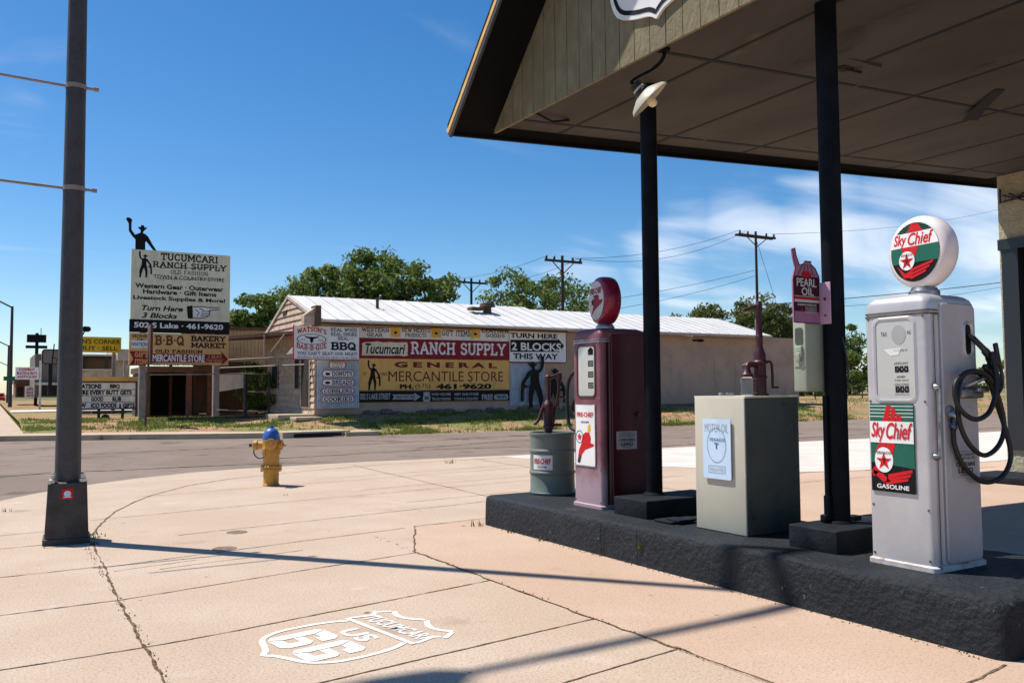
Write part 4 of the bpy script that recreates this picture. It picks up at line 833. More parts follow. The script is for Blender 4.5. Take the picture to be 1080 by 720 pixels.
# items on the lid: pump with jar, three caps
bx, by = 4.76, 4.45
t = thing('hand_pump', 'tall dark red iron hand pump standing on the cream cabinet', 'hand pump', (bx, by, 1.246))
m = MB(); m.lathe((bx, by, 1.246), [(.062, 0), (.062, .014), (.046, .02), (.044, .12), (.05, .125), (.05, .14), (.044, .145), (.043, .22), (.056, .23), (.056, .245), (.046, .255), (.042, .30), (.030, .335), (.025, .36), (.025, .42), (.029, .43), (.024, .44), (.022, .60), (.026, .62), (.022, .66), (.01, .67)], n=20); obj('barrel', m, M['pumpred'], t)
m = MB(); m.bar((bx-.0, by+.0, 1.90), (bx-.10, by+.05, 1.86), .02, .026, .005); m.bar((bx, by, 1.84), (bx+.005, by-.0, 1.93), .03, .035, .006); obj('rack_top', m, M['pumpred'], t)
m = MB(); m.tube(catmull([(bx+.04, by-.02, 1.49), (bx+.075, by-.035, 1.485), (bx+.082, by-.04, 1.42), (bx+.082, by-.04, 1.31)], 5), .010, 8); m.bar((bx+.075, by-.035, 1.305), (bx+.125, by-.06, 1.305), .016, .016, .004); m.tube([(bx-.06, by+.04, 1.48), (bx-.09, by+.06, 1.46), (bx-.075, by+.05, 1.40)], .02, 8); obj('crank_handle', m, M['pumpred'], t)
m = MB(); m.tube(catmull([(bx-.05, by, 1.47), (bx-.11, by+.0, 1.47), (bx-.13, by, 1.44), (bx-.13, by, 1.40)], 5), [.022]*10+[.018]*6, 10); m.lathe((bx-.13, by, 1.38), [(.042, 0), (.042, .02), (.03, .03), (.02, .075)], n=16); obj('spout', m, M['pumpred'], t)
m = MB(); jx, jy = bx-.13, by
m.lathe((jx, jy, 1.249), [(.045, 0), (.05, .006), (.05, .10), (.042, .125), (.036, .132), (.036, .148), (.033, .148), (.033, .133), (.039, .122), (.047, .098), (.047, .008), (.01, .006)], n=20); solo('glass_jar', m, M['glass'], 'clear glass jar under the spout of the pump on the cabinet', 'jar')
for k, p in enumerate([(4.58, 4.66), (4.62, 4.60), (4.56, 4.57)]):
    m = MB(); m.lathe((*p, 1.247), [(.02, 0), (.02, .018), (.014, .022), (.012, .018)], n=12); solo('bottle_cap', m, M['chrome'], 'small metal bottle cap on the cabinet lid left of the jar', 'cap', 'bottle caps on the cabinet')
# drum
dx, dy = 4.775, 7.19
t = thing('oil_drum', 'grey green steel oil drum with white label at the far end of the island', 'drum', (dx, dy, .282))
prof = [(.205, 0), (.225, .004), (.228, .02), (.22, .03), (.218, .19), (.226, .2), (.229, .21), (.226, .22), (.218, .23), (.218, .40), (.226, .41), (.229, .42), (.226, .43), (.218, .44), (.218, .57), (.226, .575), (.228, .59), (.224, .598), (.215, .598), (.212, .58), (.02, .58)]
m = MB(); m.lathe((dx, dy, .284), prof, n=40); obj('shell', m, M['drum'], t)
m = MB()
for (pr, c) in ((.2205, 0),):
    n = 10; a_0, a_1 = R(181), R(237); vs = []
    for k in range(n+1):
        a = a_0+(a_1-a_0)*k/n; vs += [(dx+pr*math.cos(a), dy+pr*math.sin(a), .284+.245), (dx+pr*math.cos(a), dy+pr*math.sin(a), .284+.385)]
    m.add(vs, [(2*k, 2*k+2, 2*k+3, 2*k+1) for k in range(n)])
lb = obj('label', m, M['white'], t)
class Cyl:
    def __init__(s, c, r): s.c = c; s.r = r
    def __call__(s, a, b, d=0): return Vector((s.c[0]+(s.r+d)*math.cos(a), s.c[1]+(s.r+d)*math.sin(a), b))
m = MB(); text(m, Cyl((dx, dy), .221), 'FIRE-CHIEF', R(184), R(233), .284+.30, .284+.352, bold=.03, shear=.15, off=.002); obj('lettering', m, M['signred'], lb, False)
m = MB(); text(m, Cyl((dx, dy), .221), 'GASOLINE', R(195), R(222), .284+.265, .284+.28, bold=.02, off=.002); obj('lettering', m, M['ink'], lb, False)
ex, ey = 4.72, 7.17
t = thing('hand_pump', 'short red rotary hand pump with crank arm on top of the grey drum', 'hand pump', (ex, ey, .88))
z0 = .864
m = MB(); m.lathe((ex, ey, z0), [(.03, 0), (.035, .02), (.045, .05), (.055, .06), (.055, .08), (.048, .09), (.048, .26), (.058, .265), (.058, .285), (.05, .30), (.03, .33), (.024, .34), (.024, .56), (.03, .57), (.012, .585)], n=18); obj('barrel', m, M['pumpred'], t)
m = MB(); m.tube([(ex, ey, z0+.55), (ex+.09, ey-.03, z0+.58), (ex+.11, ey-.04, z0+.56)], .018, 8); m.lathe((ex+.105, ey-.04, z0+.53), [(.03, 0), (.032, .03), (.03, .07)], n=10); m.tube(catmull([(ex+.105, ey-.04, z0+.54), (ex+.10, ey-.035, z0+.40), (ex+.065, ey-.02, z0+.24), (ex+.04, ey-.02, z0+.1)], 5), .016, 8); m.tube([(ex+.11, ey-.04, z0+.36), (ex+.17, ey-.07, z0+.36)], .01, 6); obj('crank_handle', m, M['pumpred'], t)
m = MB(); m.tube(catmull([(ex-.04, ey+.01, z0+.30), (ex-.07, ey+.02, z0+.22), (ex-.10, ey+.03, z0+.14), (ex-.14, ey+.05, z0+.10)], 5), .018, 8); m.tube([(ex+.04, ey-.01, z0+.09), (ex+.12, ey-.05, z0+.09)], .014, 8); obj('spout', m, M['pumpred'], t)

# ================================================================== OIL SIGN AND DISPENSER BOX ON THE POST
t = thing('towel_dispenser', 'pale green metal dispenser box fixed to the post below the oil can sign', 'dispenser', (4.62, 3.88, 1.28))
m = MB(); m.box(4.556, 4.742, 3.86, 3.966, 1.275, 1.735, .008); obj('case', m, M['palegreen'], t)
Pf = PS(4.556)
m = MB(); m.prism(rrect(-3.945, -3.882, 1.585, 1.695, .015), Pf, .0005, .003); obj('opening', m, M['greencab'], t, False)
m = MB(); m.box(4.541, 4.558, 3.885, 3.945, 1.50, 1.575, .006); m.box(4.534, 4.556, 3.895, 3.93, 1.47, 1.53, .006); m.box(4.550, 4.558, 3.87, 3.955, 1.44, 1.446); obj('feeder', m, M['palegreen'], t)
dv = Vector((1, .02, 0)).normalized(); o_ = gy(836, 340, 3.86)
P = Plane(o_, dv, (0, 0, 1)); W = .255; H = .49
t = thing('oil_can_sign', 'purple flanged sign shaped like an oil can on the black post', 'sign', tuple(o_))
can = [(0, 0), (W, 0), (W, .40), (W*.99, .43), (W*.86, .50), (W*.70, .535), (W*.70, .56), (W*.45, .56), (W*.42, .535), (W*.25, .52), (W*.13, .60), (W*.09, .67), (W*-.01, .66), (W*.02, .60), (W*.10, .50), (W*.02, .42), (0, .39)]
sc = .445/.67*1.09
can = [(a, b*sc) for a, b in can]
m = MB(); m.prism(can, P, 0, .012); pn = obj('panel', m, M['pearlpink'], t, False)
m = MB(); m.flat(rect(W*.02, W*.98, .075, .295), P, .0135); m.flat([(W*.02, .295), (W*.98, .295), (W*.93, .305), (W*.07, .305)], P, .0135)
for k in range(4): add_ribbon(m, P, .0145, [(W*(.18+.2*k), .31), (W*(.38+.09*k), .385)], .005)
add_ribbon(m, P, .0145, can, .008, closed=True); obj('dark_field', m, M['pearlwine'], pn, False)
m = MB(); m.flat(rect(W*.02, W*.98, .135, .152), P, .0148); m.flat(rect(W*.02, W*.98, .172, .176), P, .0148); text(m, P, 'PEARL', W*.12, W*.88, .238, .292, bold=.02, off=.0152); text(m, P, 'OIL', W*.3, W*.76, .18, .232, bold=.02, off=.0152); text(m, P, 'KEROSENE', W*.14, W*.86, .112, .125, bold=.03, off=.0152)
for k in range(3): text(m, P, ('FOR HEATING', 'COOKING', 'LIGHTING')[k], W*.42, W*.86, .094-.014*k, .104-.014*k, bold=.02, off=.0152)
obj('lettering', m, M['offwhite'], pn, False)
m = MB(); m.flat(ell(W*.5, .318, W*.19, .022), P, .0152); m.flat(rect(W*.02, W*.98, .154, .170), P, .0148); m.flat([(W*.22, .075), (W*.36, .10), (W*.3, .08)], P, .015); obj('red_roundel', m, M['signred'], pn, False)
cpt = P(W, 0, 0)
m = MB(); m.box(cpt.x-.002, cpt.x+.006, cpt.y-.10, cpt.y-.002, cpt.z-.005, cpt.z+.27, .003); obj('flange', m, M['palepink'], t)
m = MB(); m.lathe((cpt.x-.004, cpt.y-.06, cpt.z+.16), [(.010, 0), (.010, .006)], axis=(-1, 0, 0), n=10); m.lathe((cpt.x-.004, cpt.y-.06, cpt.z+.05), [(.006, 0), (.006, .006)], axis=(-1, 0, 0), n=10); obj('screw', m, M['maroon'], t)
m = MB(); m.tube(catmull([(4.76, 3.77, 1.72), (4.775, 3.74, 1.60), (4.80, 3.73, 1.45), (4.80, 3.735, 1.30)], 5), .006, 6); solo('dispenser_cable', m, M['wire'], 'thin grey cable running down the front of the post', 'cable')

# ================================================================== THE STORE ACROSS THE STREET
YW = 30.0; XL = 9.86; GB = .40
t = thing('mercantile_store', 'long low peach plastered store with white metal roof and painted signs', 'building', (XL, YW, GB))
XR = 20.45; ridge_z, ridge_y, eave_z = 5.03, 33.2, 3.72
m = MB(); m.box(XL, XR, YW, YW+.25, 0, 3.72); m.box(XL+.02, XR, 36.2, 36.4, 0, 3.72); m.box(XR-.2, XR, YW+.25, 36.2, 0, 3.72); obj('wall', m, M['storewall'], t, False)
# gable end wall of lapped boards (faces the avenue)
m = MB(); z = 0
yl, yr = 36.4, 29.98
while z < ridge_z-.12:
    z2 = z+.235
    def span(zz):
        if zz <= 3.75: return yl, yr
        f_ = (zz-3.75)/(ridge_z-3.75); return yl+(ridge_y-yl)*f_, yr+(ridge_y-yr)*f_
    a, b = span(z); c, d = span(min(z2, ridge_z-.02))
    m.add([(XL-.05, a, z), (XL-.05, b, z), (XL-.004, d, z2), (XL-.004, c, z2), (XL+.02, a, z), (XL+.02, b, z), (XL+.02, d, z2), (XL+.02, c, z2)], [(0, 1, 2, 3), (5, 4, 7, 6), (4, 5, 1, 0), (3, 2, 6, 7), (1, 5, 6, 2), (4, 0, 3, 7)]); z = z2
obj('gable_wall', m, M['lap'], t, False)
m = MB(); m.box(XL-.05, XL+.01, 33.35, 33.85, 4.25, 4.45); obj('gable_vent', m, M['dim'], t, False)
def slope_roof(mb, rb, x0, x1, ye, ze, yr_, zr, ov=.0, th=.05, rib=.61):
    n = Vector((0, -(zr-ze), yr_-ye)).normalized()
    a = [Vector((x, y, z)) for x in (x0, x1) for y, z in ((ye, ze), (yr_, zr))]
    b = [p-Vector((0, 0, th)) for p in a]
    mb.add(a+b, [(0, 2, 3, 1), (4, 5, 7, 6), (0, 4, 6, 2), (1, 3, 7, 5), (0, 1, 5, 4), (2, 6, 7, 3)])
    x = x0+.05
    while x < x1:
        rb.bar(Vector((x, ye, ze+.012)), Vector((x, yr_, zr+.012)), .035, .03); x += rib
m = MB(); r = MB(); slope_roof(m, r, XL-.07, XR+.15, 29.25, 3.80, ridge_y, ridge_z); slope_roof(m, r, XL-.07, XR+.15, 36.6, 3.66, ridge_y, ridge_z); rf = obj('roof', m, M['metalroof'], t, False); obj('roof_rib', r, M['roofrib'], rf, False)
m = MB(); m.bar((XL-.07, 29.3, 3.77), (XR+.15, 29.3, 3.77), .06, .10); m.bar((XL-.06, 29.3, 3.70), (XL-.06, ridge_y, ridge_z-.07), .03, .10); m.bar((XL-.06, 36.55, 3.56), (XL-.06, ridge_y, ridge_z-.07), .03, .10); m.box(XL, XR, 29.35, 29.995, 3.755, 3.775); obj('fascia', m, M['lap'], t, False)
a0, a1, b0, b1 = qpx(320.5, 324, 332, 342, 29.2); m = MB(); m.prism([(a0, b0), (a1, b0), (a1, b1), (a0, b1-.28)], PF(29.5), 0, .3); obj('corner_box', m, M['lap'], t, False)
m = MB(); m.box(a1+.002, a1+.20, 29.1, 29.6, b0-.03, b1+.08); obj('corner_cap', m, M['brownroof'], t, False)
q = gy(398, 327, 31.5); m = MB(); m.lathe((q.x, 31.5, q.z-.35), [(.06, 0), (.06, .75), (.07, .75), (.07, .82)], n=10); obj('flue', m, M['rust'], t)
q = gy(514, 325, 31.6); m = MB(); m.lathe((q.x, 31.6, q.z-.2), [(.18, 0), (.16, .25), (.34, .25), (.30, .40), (.05, .45)], n=14); m.box(q.x-.9, q.x-.3, 31.3, 31.7, q.z-.12, q.z+.0); obj('roof_vent', m, M['rust'], t)
# entrance on the gable wall under the porch
for (pa, pb, nm) in (((318, 378), (326, 430), 'door'), ((287, 385), (293, 410), 'window'), ((311, 379), (315.5, 410), 'window')):
    A_ = gx(pa[0], pa[1], XL-.05); B_ = gx(pb[0], pb[1], XL-.05); m = MB(); m.box(XL-.06, XL+.01, A_.y, B_.y, max(.42, B_.z), A_.z); o = obj(nm, m, M['dim'], t, False)
    m = MB(); Pd_ = PS(XL-.062); a_, b_ = sorted((-A_.y, -B_.y)); m.frame(rect(a_-.07, b_+.07, max(.42, B_.z), A_.z+.08), rect(a_, b_, max(.42, B_.z)+.02, A_.z), Pd_, .002); obj('frame', m, M['lap'], o, False)
m = MB(); m.box(XL-1.3, XL+.05, 30.0, 31.6, .30, .50, .02); m.box(XL-.9, XL, 29.2, 30, .3, .42, .02); obj('step', m, M['kerb'], t)
# rubble footing under the signs
m = MB()
for k in range(46):
    x = 11.6+random.random()*8.6; r_ = random.uniform(.1, .28); m.lathe((x, 29.95-random.random()*.12, .40+random.random()*.12), [(.02, -r_*.5), (r_*.8, -r_*.35), (r_, 0), (r_*.7, r_*.45), (.02, r_*.55)], n=7)
obj('footing', m, M['stone'], t)
# porch shelter over the entrance
t2 = thing('porch_shelter', 'thin rusty flat porch roof on steel rails left of the store entrance', 'shelter', (8.5, 33, .4))
m = MB(); q0 = gy(313, 349, 31.2); q1 = gy(240, 357, 35.2)
m.add([Vector((9.9, 30.6, 3.42)), Vector((9.9, 36.5, 3.50)), Vector((6.5, 39.6, 3.42)), Vector((7.5, 35.6, 3.36)), Vector((9.9, 30.6, 3.54)), Vector((9.9, 36.5, 3.60)), Vector((6.5, 39.6, 3.52)), Vector((7.5, 35.6, 3.48))], [(3, 2, 1, 0), (4, 5, 6, 7), (0, 1, 5, 4), (1, 2, 6, 5), (2, 3, 7, 6), (3, 0, 4, 7)]); obj('roof', m, M['brownroof'], t2, False)
m = MB()
for pts in ([(9.85, 31.0, 2.6), (7.6, 35.6, 2.55)], [(9.85, 31.0, 2.28), (7.6, 35.6, 2.25)], [(8.6, 32, 3.4), (8.6, 32, 2.6)], [(9.2, 31.5, 3.4), (8.7, 31.9, 2.6)]): m.tube(pts, .025, 6)
obj('rail', m, M['galvpost'], t2)
for p in ((7.62, 35.7), (6.6, 39.4)):
    m = MB(); m.box(p[0]-.06, p[0]+.06, p[1]-.06, p[1]+.06, .2, 3.4); obj('post', m, M['redwood'], t2, False)
m = MB(); m.prism([(9.0, 2.62), (9.62, 2.72), (9.62, 3.3)], PF(30.6), 0, .02); solo('awning_sheet', m, M['white'], 'small white triangular sheet hanging under the porch roof beside the barbecue sign', 'sheet', smooth=False)
# right-hand wing
t = thing('store_wing', 'plain peach plastered wing with lower white metal roof right of the signs', 'building', (26, 31, .4))
YR = 30.4
m = MB(); m.box(XR+.02, 32.6, YR, YR+.25, 0, 3.74); m.box(32.3, 32.6, YR+.25, 36.2, 0, 3.74); m.box(XR+.02, 32.3, 36.0, 36.25, 0, 3.74); m.box(32.6, 35.4, YR+.1, 36, 0, 3.72, 0); obj('wall', m, M['storewall'], t, False)
m = MB(); r = MB(); slope_roof(m, r, XR+.2, 32.7, 29.75, 3.86, 33.4, 4.96); slope_roof(m, r, XR+.2, 32.7, 36.9, 3.86, 33.4, 4.96); rf = obj('roof', m, M['metalroof'], t, False); obj('roof_rib', r, M['roofrib'], rf, False)
m = MB(); m.bar((XR+.2, 29.8, 3.78), (32.7, 29.8, 3.78), .05, .13); m.prism([(YR, 3.74), (36.2, 3.74), (33.4, 4.88)], Plane((32.58, 0, 0), (0, 1, 0), (0, 0, 1)), 0, .05); m.box(32.6, 35.45, YR+.05, 36.05, 3.72, 3.82); obj('fascia', m, M['storewall'], t, False)
m = MB()
for px0, py0, px1, py1 in ((697, 368, 708, 408), (755, 376, 776, 425), (607, 365, 614, 398)):
    a0, a1, b0, b1 = qpx(px0, py0, px1, py1, YR); m.frame(rect(a0-.04, a1+.04, b0, b1+.05), rect(a0+.04, a1-.04, b0+.04, b1-.05), PF(YR), .012)
obj('blocked_window', m, M['storewall'], t, False)
m = MB(); q = gy(737, 359, YR-.1); m.tube([(q.x-.3, YR, q.z), (q.x, YR-.15, q.z)], .04, 6); m.lathe((q.x+.05, YR-.2, q.z-.06), [(.05, .12), (.12, .1), (.14, 0), (.02, -.01)], n=10); obj('wall_lamp', m, M['ink'], t)
m = MB(); m.box(XR+.1, 32.6, YR-.02, YR, .3, .62); obj('base_strip', m, M['stone'], t, False)  # darker strip in the rubble stone colour along the wall foot

# ---- signs on the store wall
YS = 29.93
def board(name, label, px0, py0, px1, py1, Y, mt, th=.04, cat='sign', off=0):
    a0, a1, b0, b1 = qpx(px0, py0, px1, py1, Y); t = thing(name, label, cat, (a0, Y, b0)); m = MB(); m.box(a0, a1, Y, Y+th, b0, b1); obj('panel', m, mt, t, False); return t, (a0, a1, b0, b1)
Z4 = lambda x, y: (370+x/4.5, 330+y/4.5)
def t4(mb, sx, x0, y0, x1, y1, Y=YS, **k): tpx(mb, Y, sx, *Z4(x0, y0), *Z4(x1, y1), **k)
def f4(mb, pts, Y=YS, off=.004): mb.flat([(gy(*Z4(*p), Y).x, gy(*Z4(*p), Y).z) for p in pts], PF(Y), off)
t, bb = board('header_sign', 'long white sign strip with three yellow diamond squares under the store eave', *Z4(40, 65), *Z4(752, 116), YS, M['white'])
m = MB()
for a in ((188, 236, 68, 117), (382, 428, 72, 120), (569, 614, 77, 122)):
    m = MB(); f4(m, [(a[0], a[3]-3), (a[1], a[3]-3), (a[1], a[2]+1), (a[0], a[2]+1)]); sq_ = obj('yellow_square', m, M['brightyellow'], t, False)
    cx, cy = (a[0]+a[1])/2, (a[2]+a[3])/2; m = MB(); f4(m, [(cx-20, cy), (cx, cy+18), (cx+20, cy), (cx, cy-18)], off=.006); obj('diamond', m, M['orange'], sq_, False)
m = MB(); t4(m, 'WESTERN', 50, 67, 182, 88, style='slab'); t4(m, 'GEAR', 77, 94, 153, 112, style='slab'); t4(m, 'NEW MEXICO', 241, 71, 377, 90, style='slab'); t4(m, 'PRODUCTS', 257, 95, 360, 113, style='slab'); t4(m, 'GIFT ITEMS', 433, 80, 567, 108, style='slab'); t4(m, 'LEATHER', 620, 75, 750, 93, style='slab'); t4(m, 'GOODS', 640, 98, 730, 115, style='slab')
for cx, cy in ((212, 93), (405, 96), (591, 100)): f4(m, [(cx-10, cy), (cx, cy+7), (cx+10, cy), (cx, cy-7)], off=.008)
obj('lettering', m, M['ink'], t, False)
t, bb = board('ranch_sign', 'deep red sign with white slab letters and a cream rope lettered plaque', *Z4(40, 119), *Z4(752, 213), YS, M['maroon'])
m = MB(); t4(m, 'RANCH SUPPLY', 283, 135, 737, 196, style='slab', bold=.10); obj('lettering', m, M['white'], t, False)
pl = []
for k in range(30):
    s_ = k/30*4; e_ = int(s_); f_ = s_-e_; x, y = ((52+218*f_, 203), (270, 203-66*f_), (270-218*f_, 137), (52, 137+66*f_))[e_]; pl.append((x+random.uniform(-3, 3), y+random.uniform(-3, 3)))
m = MB(); f4(m, pl); pq = obj('plaque', m, M['signcream'], t, False)
m = MB(); t4(m, 'Tucumcari', 68, 143, 258, 193, bold=.02, shear=.25, off=.007); obj('lettering', m, M['ink'], pq, False)
t, bb = board('mercantile_sign', 'large mustard yellow sign with red and black letters on the store wall', *Z4(40, 215), *Z4(752, 366), YS, M['yellow'])
m = MB(); t4(m, 'G E N E R A L', 207, 231, 693, 258, bold=.05); t4(m, 'MERCANTILE STORE', 178, 275, 722, 325, bold=0.); obj('lettering', m, M['maroontext'], t, False)
m = MB(); t4(m, 'PH.', 232, 338, 297, 361, bold=.05); t4(m, '(575)', 306, 337, 377, 362); t4(m, '461·9620', 404, 335, 668, 362, bold=.05); t4(m, 'EST', 58, 281, 76, 296); t4(m, '1962', 141, 281, 172, 296); obj('lettering', m, M['ink'], t, False)
# cowboy outline, unit height 1, width ~.5 (traced figure with raised arm)
COW = [(.01, 0), (.085, 0), (.075, .05), (.10, .18), (.14, .33), (.165, .37), (.20, .23), (.21, .08), (.20, 0), (.265, 0), (.26, .05), (.27, .13), (.272, .28), (.25, .405), (.235, .48), (.23, .58), (.24, .63), (.305, .53), (.34, .455), (.315, .43), (.275, .425), (.275, .40), (.35, .38), (.36, .23), (.36, .13), (.41, .13), (.41, .30), (.40, .43), (.385, .505), (.315, .62), (.275, .695), (.24, .72),
 (.21, .735), (.21, .755), (.23, .785), (.275, .83), (.265, .85), (.235, .838), (.22, .88), (.20, .875), (.18, .885), (.16, .84), (.125, .845), (.128, .822), (.165, .795), (.165, .745), (.115, .715), (.09, .735), (.06, .785), (.05, .91), (.06, .96), (.045, 1.0), (0, .985), (0, .92), (.005, .80), (.04, .71), (.09, .67), (.095, .58), (.085, .48), (.055, .38), (.02, .23), (.025, .075)]
COWTOP = [(.08, .44), (.25, .44), (.25, .575), (.265, .60), (.39, .45), (.45, .44), (.37, .555), (.30, .68), (.25, .725)]+COW[32:46]+[(.115, .72), (.07, .70), (.01, .78), (.005, .895), (.02, .957), (-.01, .985), (-.06, 1.0), (-.09, .97), (-.04, .895), (-.035, .76), (.02, .68), (.08, .617)]
NOARM = COW[:47]+[(.05, .68), (.03, .56), (.09, .48), (.055, .38), (.02, .23), (.025, .075)]
def cow(mb, P, cx, z0, h, flip=1, d0=.004, d1=None, out=COW, ws=1.):
    pts = [(cx+flip*(a-.17)*h*ws, z0+b*h) for a, b in out]
    if d1 is None: mb.flat(pts, P, d0)
    else: mb.prism(pts, P, d0, d1)
A_ = gy(*Z4(105, 365), YS); B_ = gy(*Z4(80, 222), YS)
m = MB(); cow(m, PF(YS), A_.x, A_.z, B_.z-A_.z, ws=1.12); obj('cowboy_picture', m, M['ink'], t, False)
t, bb = board('address_sign', 'black strip sign with small white lettering and arrow along the wall bottom', *Z4(40, 371), *Z4(752, 424), YS, M['ink'])
m = MB(); t4(m, '502 S LAKE STREET', 44, 382, 188, 411, bold=.03)
f4(m, [(196, 386), (300, 386), (300, 378), (332, 397), (300, 418), (300, 410), (196, 410), (206, 398)]); m.flat([(gy(*Z4(360, 399), YS).x+a*.42, gy(*Z4(360, 399), YS).z+b*.42) for a, b in shield_outline(1)], PF(YS), .004)
for k, (sa, sb) in enumerate((('PAVED WELCOME', 'TRUCK PARKING'), ('VISIT OUR STORE', 'TOWN & COUNTRY'))):
    x0, x1 = ((384, 474), (490, 606))[k]; t4(m, sa, x0, 379, x1, 392, bold=.03); t4(m, sb, x0, 401, x1, 414, bold=.03)
t4(m, 'FREE', 622, 386, 674, 412, bold=.03); f4(m, [(684, 386), (742, 384), (748, 398), (742, 410), (684, 411), (678, 398)]); obj('lettering', m, M['greytext'], t, False)
m = MB(); t4(m, '2 BLKS THAT WAY', 212, 391, 305, 405, bold=.02, off=.007); t4(m, 'WiFi', 690, 389, 738, 407, bold=.02, off=.007); t4(m, '66', 350, 392, 370, 410, bold=.03, off=.007); obj('lettering', m, M['ink'], t, False)
t, bb = board('turn_sign', 'white sign with black arrow pointing right at the end of the sign row', *Z4(755, 86), *Z4(1020, 230), YS-.06, M['white'], .05)
YT = YS-.06
m = MB(); t4(m, 'TURN HERE', 757, 93, 980, 117, Y=YT, bold=.03); t4(m, 'THIS WAY', 770, 190, 983, 218, Y=YT, bold=.03); f4(m, [(757, 184), (985, 184), (985, 190), (1012, 156), (985, 122), (985, 127), (757, 127)], Y=YT); obj('lettering', m, M['ink'], t, False)
m = MB(); t4(m, '2 BLOCKS', 762, 138, 998, 177, Y=YT, bold=.03, off=.007); obj('lettering', m, M['white'], t, False)
a0, a1, b0, b1 = bb; m = MB(); m.box(a0, a1+.03, YT+.01, YT+.06, b0-.04, b0-.003); m.box(a1+.001, a1+.04, YT+.01, YT+.06, b0, b1); obj('edge', m, M['maroon'], t, False)
def corr(name, label, px0, py0, px1, py1, Y):
    a0, a1, b0, b1 = qpx(px0, py0, px1, py1, Y); m = MB(); n = int((a1-a0)/.025); pr = [(a0+(a1-a0)*k/n, .02*math.sin(k*math.pi/1.5)) for k in range(n+1)]
    m.add([(x, Y-.01+d, z) for x, d in pr for z in (b0, b1)]+[(x, Y+.02+d, z) for x, d in pr for z in (b0, b1)], [(2*k, 2*k+2, 2*k+3, 2*k+1) for k in range(n)]+[(2*(n+1)+2*k, 2*(n+1)+2*k+1, 2*(n+1)+2*k+3, 2*(n+1)+2*k+2) for k in range(n)])
    t = thing(name, label, 'panel', (a0, Y, b0)); obj('sheet', m, M['corr'], t); return t
corr('corrugated_panel', 'bluish corrugated metal sheet behind the waving cowboy cutout', *Z4(754, 237), *Z4(920, 437), 29.97)
q0 = gy(556, 429, 29.78); q1 = gy(566, 375, 29.78)
m = MB(); cow(m, PF(29.78), q0.x+.35, q0.z-.05, q1.z-q0.z+.05, flip=-1, d0=0, d1=.03, ws=1.3); solo('cowboy_cutout', m, M['ink'], 'black cowboy cutout waving a raised arm in front of corrugated metal', 'cutout', 'black cowboy cutouts', False)
q0 = gy(582, 431, 29.85); q1 = gy(580, 386, 29.85)
m = MB(); cow(m, PF(29.85), q0.x+.1, q0.z, (q1.z-q0.z)/.93, flip=1, d0=0, d1=.03, out=NOARM, ws=1.3); solo('cowboy_cutout', m, M['ink'], 'black cowboy cutout partly hidden behind the red pump on the drum', 'cutout', 'black cowboy cutouts', False)
# barbecue sign and bakery sheet
Z3 = lambda x, y: (270+x/4.8, 300+y/4.8)
YB = 29.5
def t3(mb, sx, x0, y0, x1, y1, Y=YB, **k): tpx(mb, Y, sx, *Z3(x0, y0), *Z3(x1, y1), **k)
t, bb = board('barbecue_sign', 'white sign with red arched lettering and a bull skull oval at the store corner', *Z3(192, 207), *Z3(522, 375), YB, M['white'], .05)
a0, a1, b0, b1 = bb; m = MB(); m.box(a0-.03, a0-.001, YB-.004, YB+.05, b0-.03, b1+.02); m.box(a0, a1, YB-.004, YB+.05, b0-.03, b0-.002); obj('edge', m, M['signred'], t, False)
m = MB(); t3(m, "WATSON'S", 207, 219, 357, 244, style='slab', bold=.1, warp=lambda x, y, a, b: (a, b+.10*(1-(2*x-1)**2)-.05)); t3(m, 'BAR-B-QUE', 204, 297, 358, 326, style='slab', bold=.1, warp=lambda x, y, a, b: (a, b-.10*(1-(2*x-1)**2)+.05)); obj('lettering', m, M['signred'], t, False)
m = MB(); t3(m, 'REAL WOOD', 377, 218, 512, 236, style='slab'); t3(m, 'REAL SMOKE', 377, 241, 512, 259, style='slab'); t3(m, 'REAL', 415, 264, 470, 281, style='slab'); t3(m, 'BBQ', 377, 290, 508, 332, style='slab', bold=.12)
c_ = gy(*Z3(282, 277), YB); m.frame(ell(c_.x, c_.z, .53, .19), ell(c_.x, c_.z, .50, .17), PF(YB), .004)
sk = [(0, -.15), (.05, -.08), (.07, .02), (.2, .05), (.28, .12), (.2, .10), (.06, .08), (0, .09)]; sk = sk+[(-x, y) for x, y in sk[1:-1]][::-1]; m.flat([(c_.x+a, c_.z+b) for a, b in sk], PF(YB), .004); text(m, PF(YB), 'EST', c_.x-.38, c_.x-.24, c_.z-.05, c_.z, off=.004); text(m, PF(YB), '1983', c_.x+.24, c_.x+.40, c_.z-.05, c_.z, off=.004); obj('lettering', m, M['ink'], t, False)
m = MB(); t3(m, "YOU CAN'T BEAT OUR MEAT!", 207, 339, 512, 355, style='slab'); t3(m, 'HIGHWAY AND RETAIL SALES 575-461-9620', 207, 363, 510, 371); obj('lettering', m, M['navy'], t, False)
a0, a1, b0, b1 = qpx(*Z3(305, 378), *Z3(522, 628), 29.85)
t = corr('bakery_sheet', 'grey blue corrugated sheet listing baked goods on white plaques', *Z3(305, 378), *Z3(522, 628), 29.85)
YD = 29.80
m = MB(); k_ = MB(); e_ = MB()
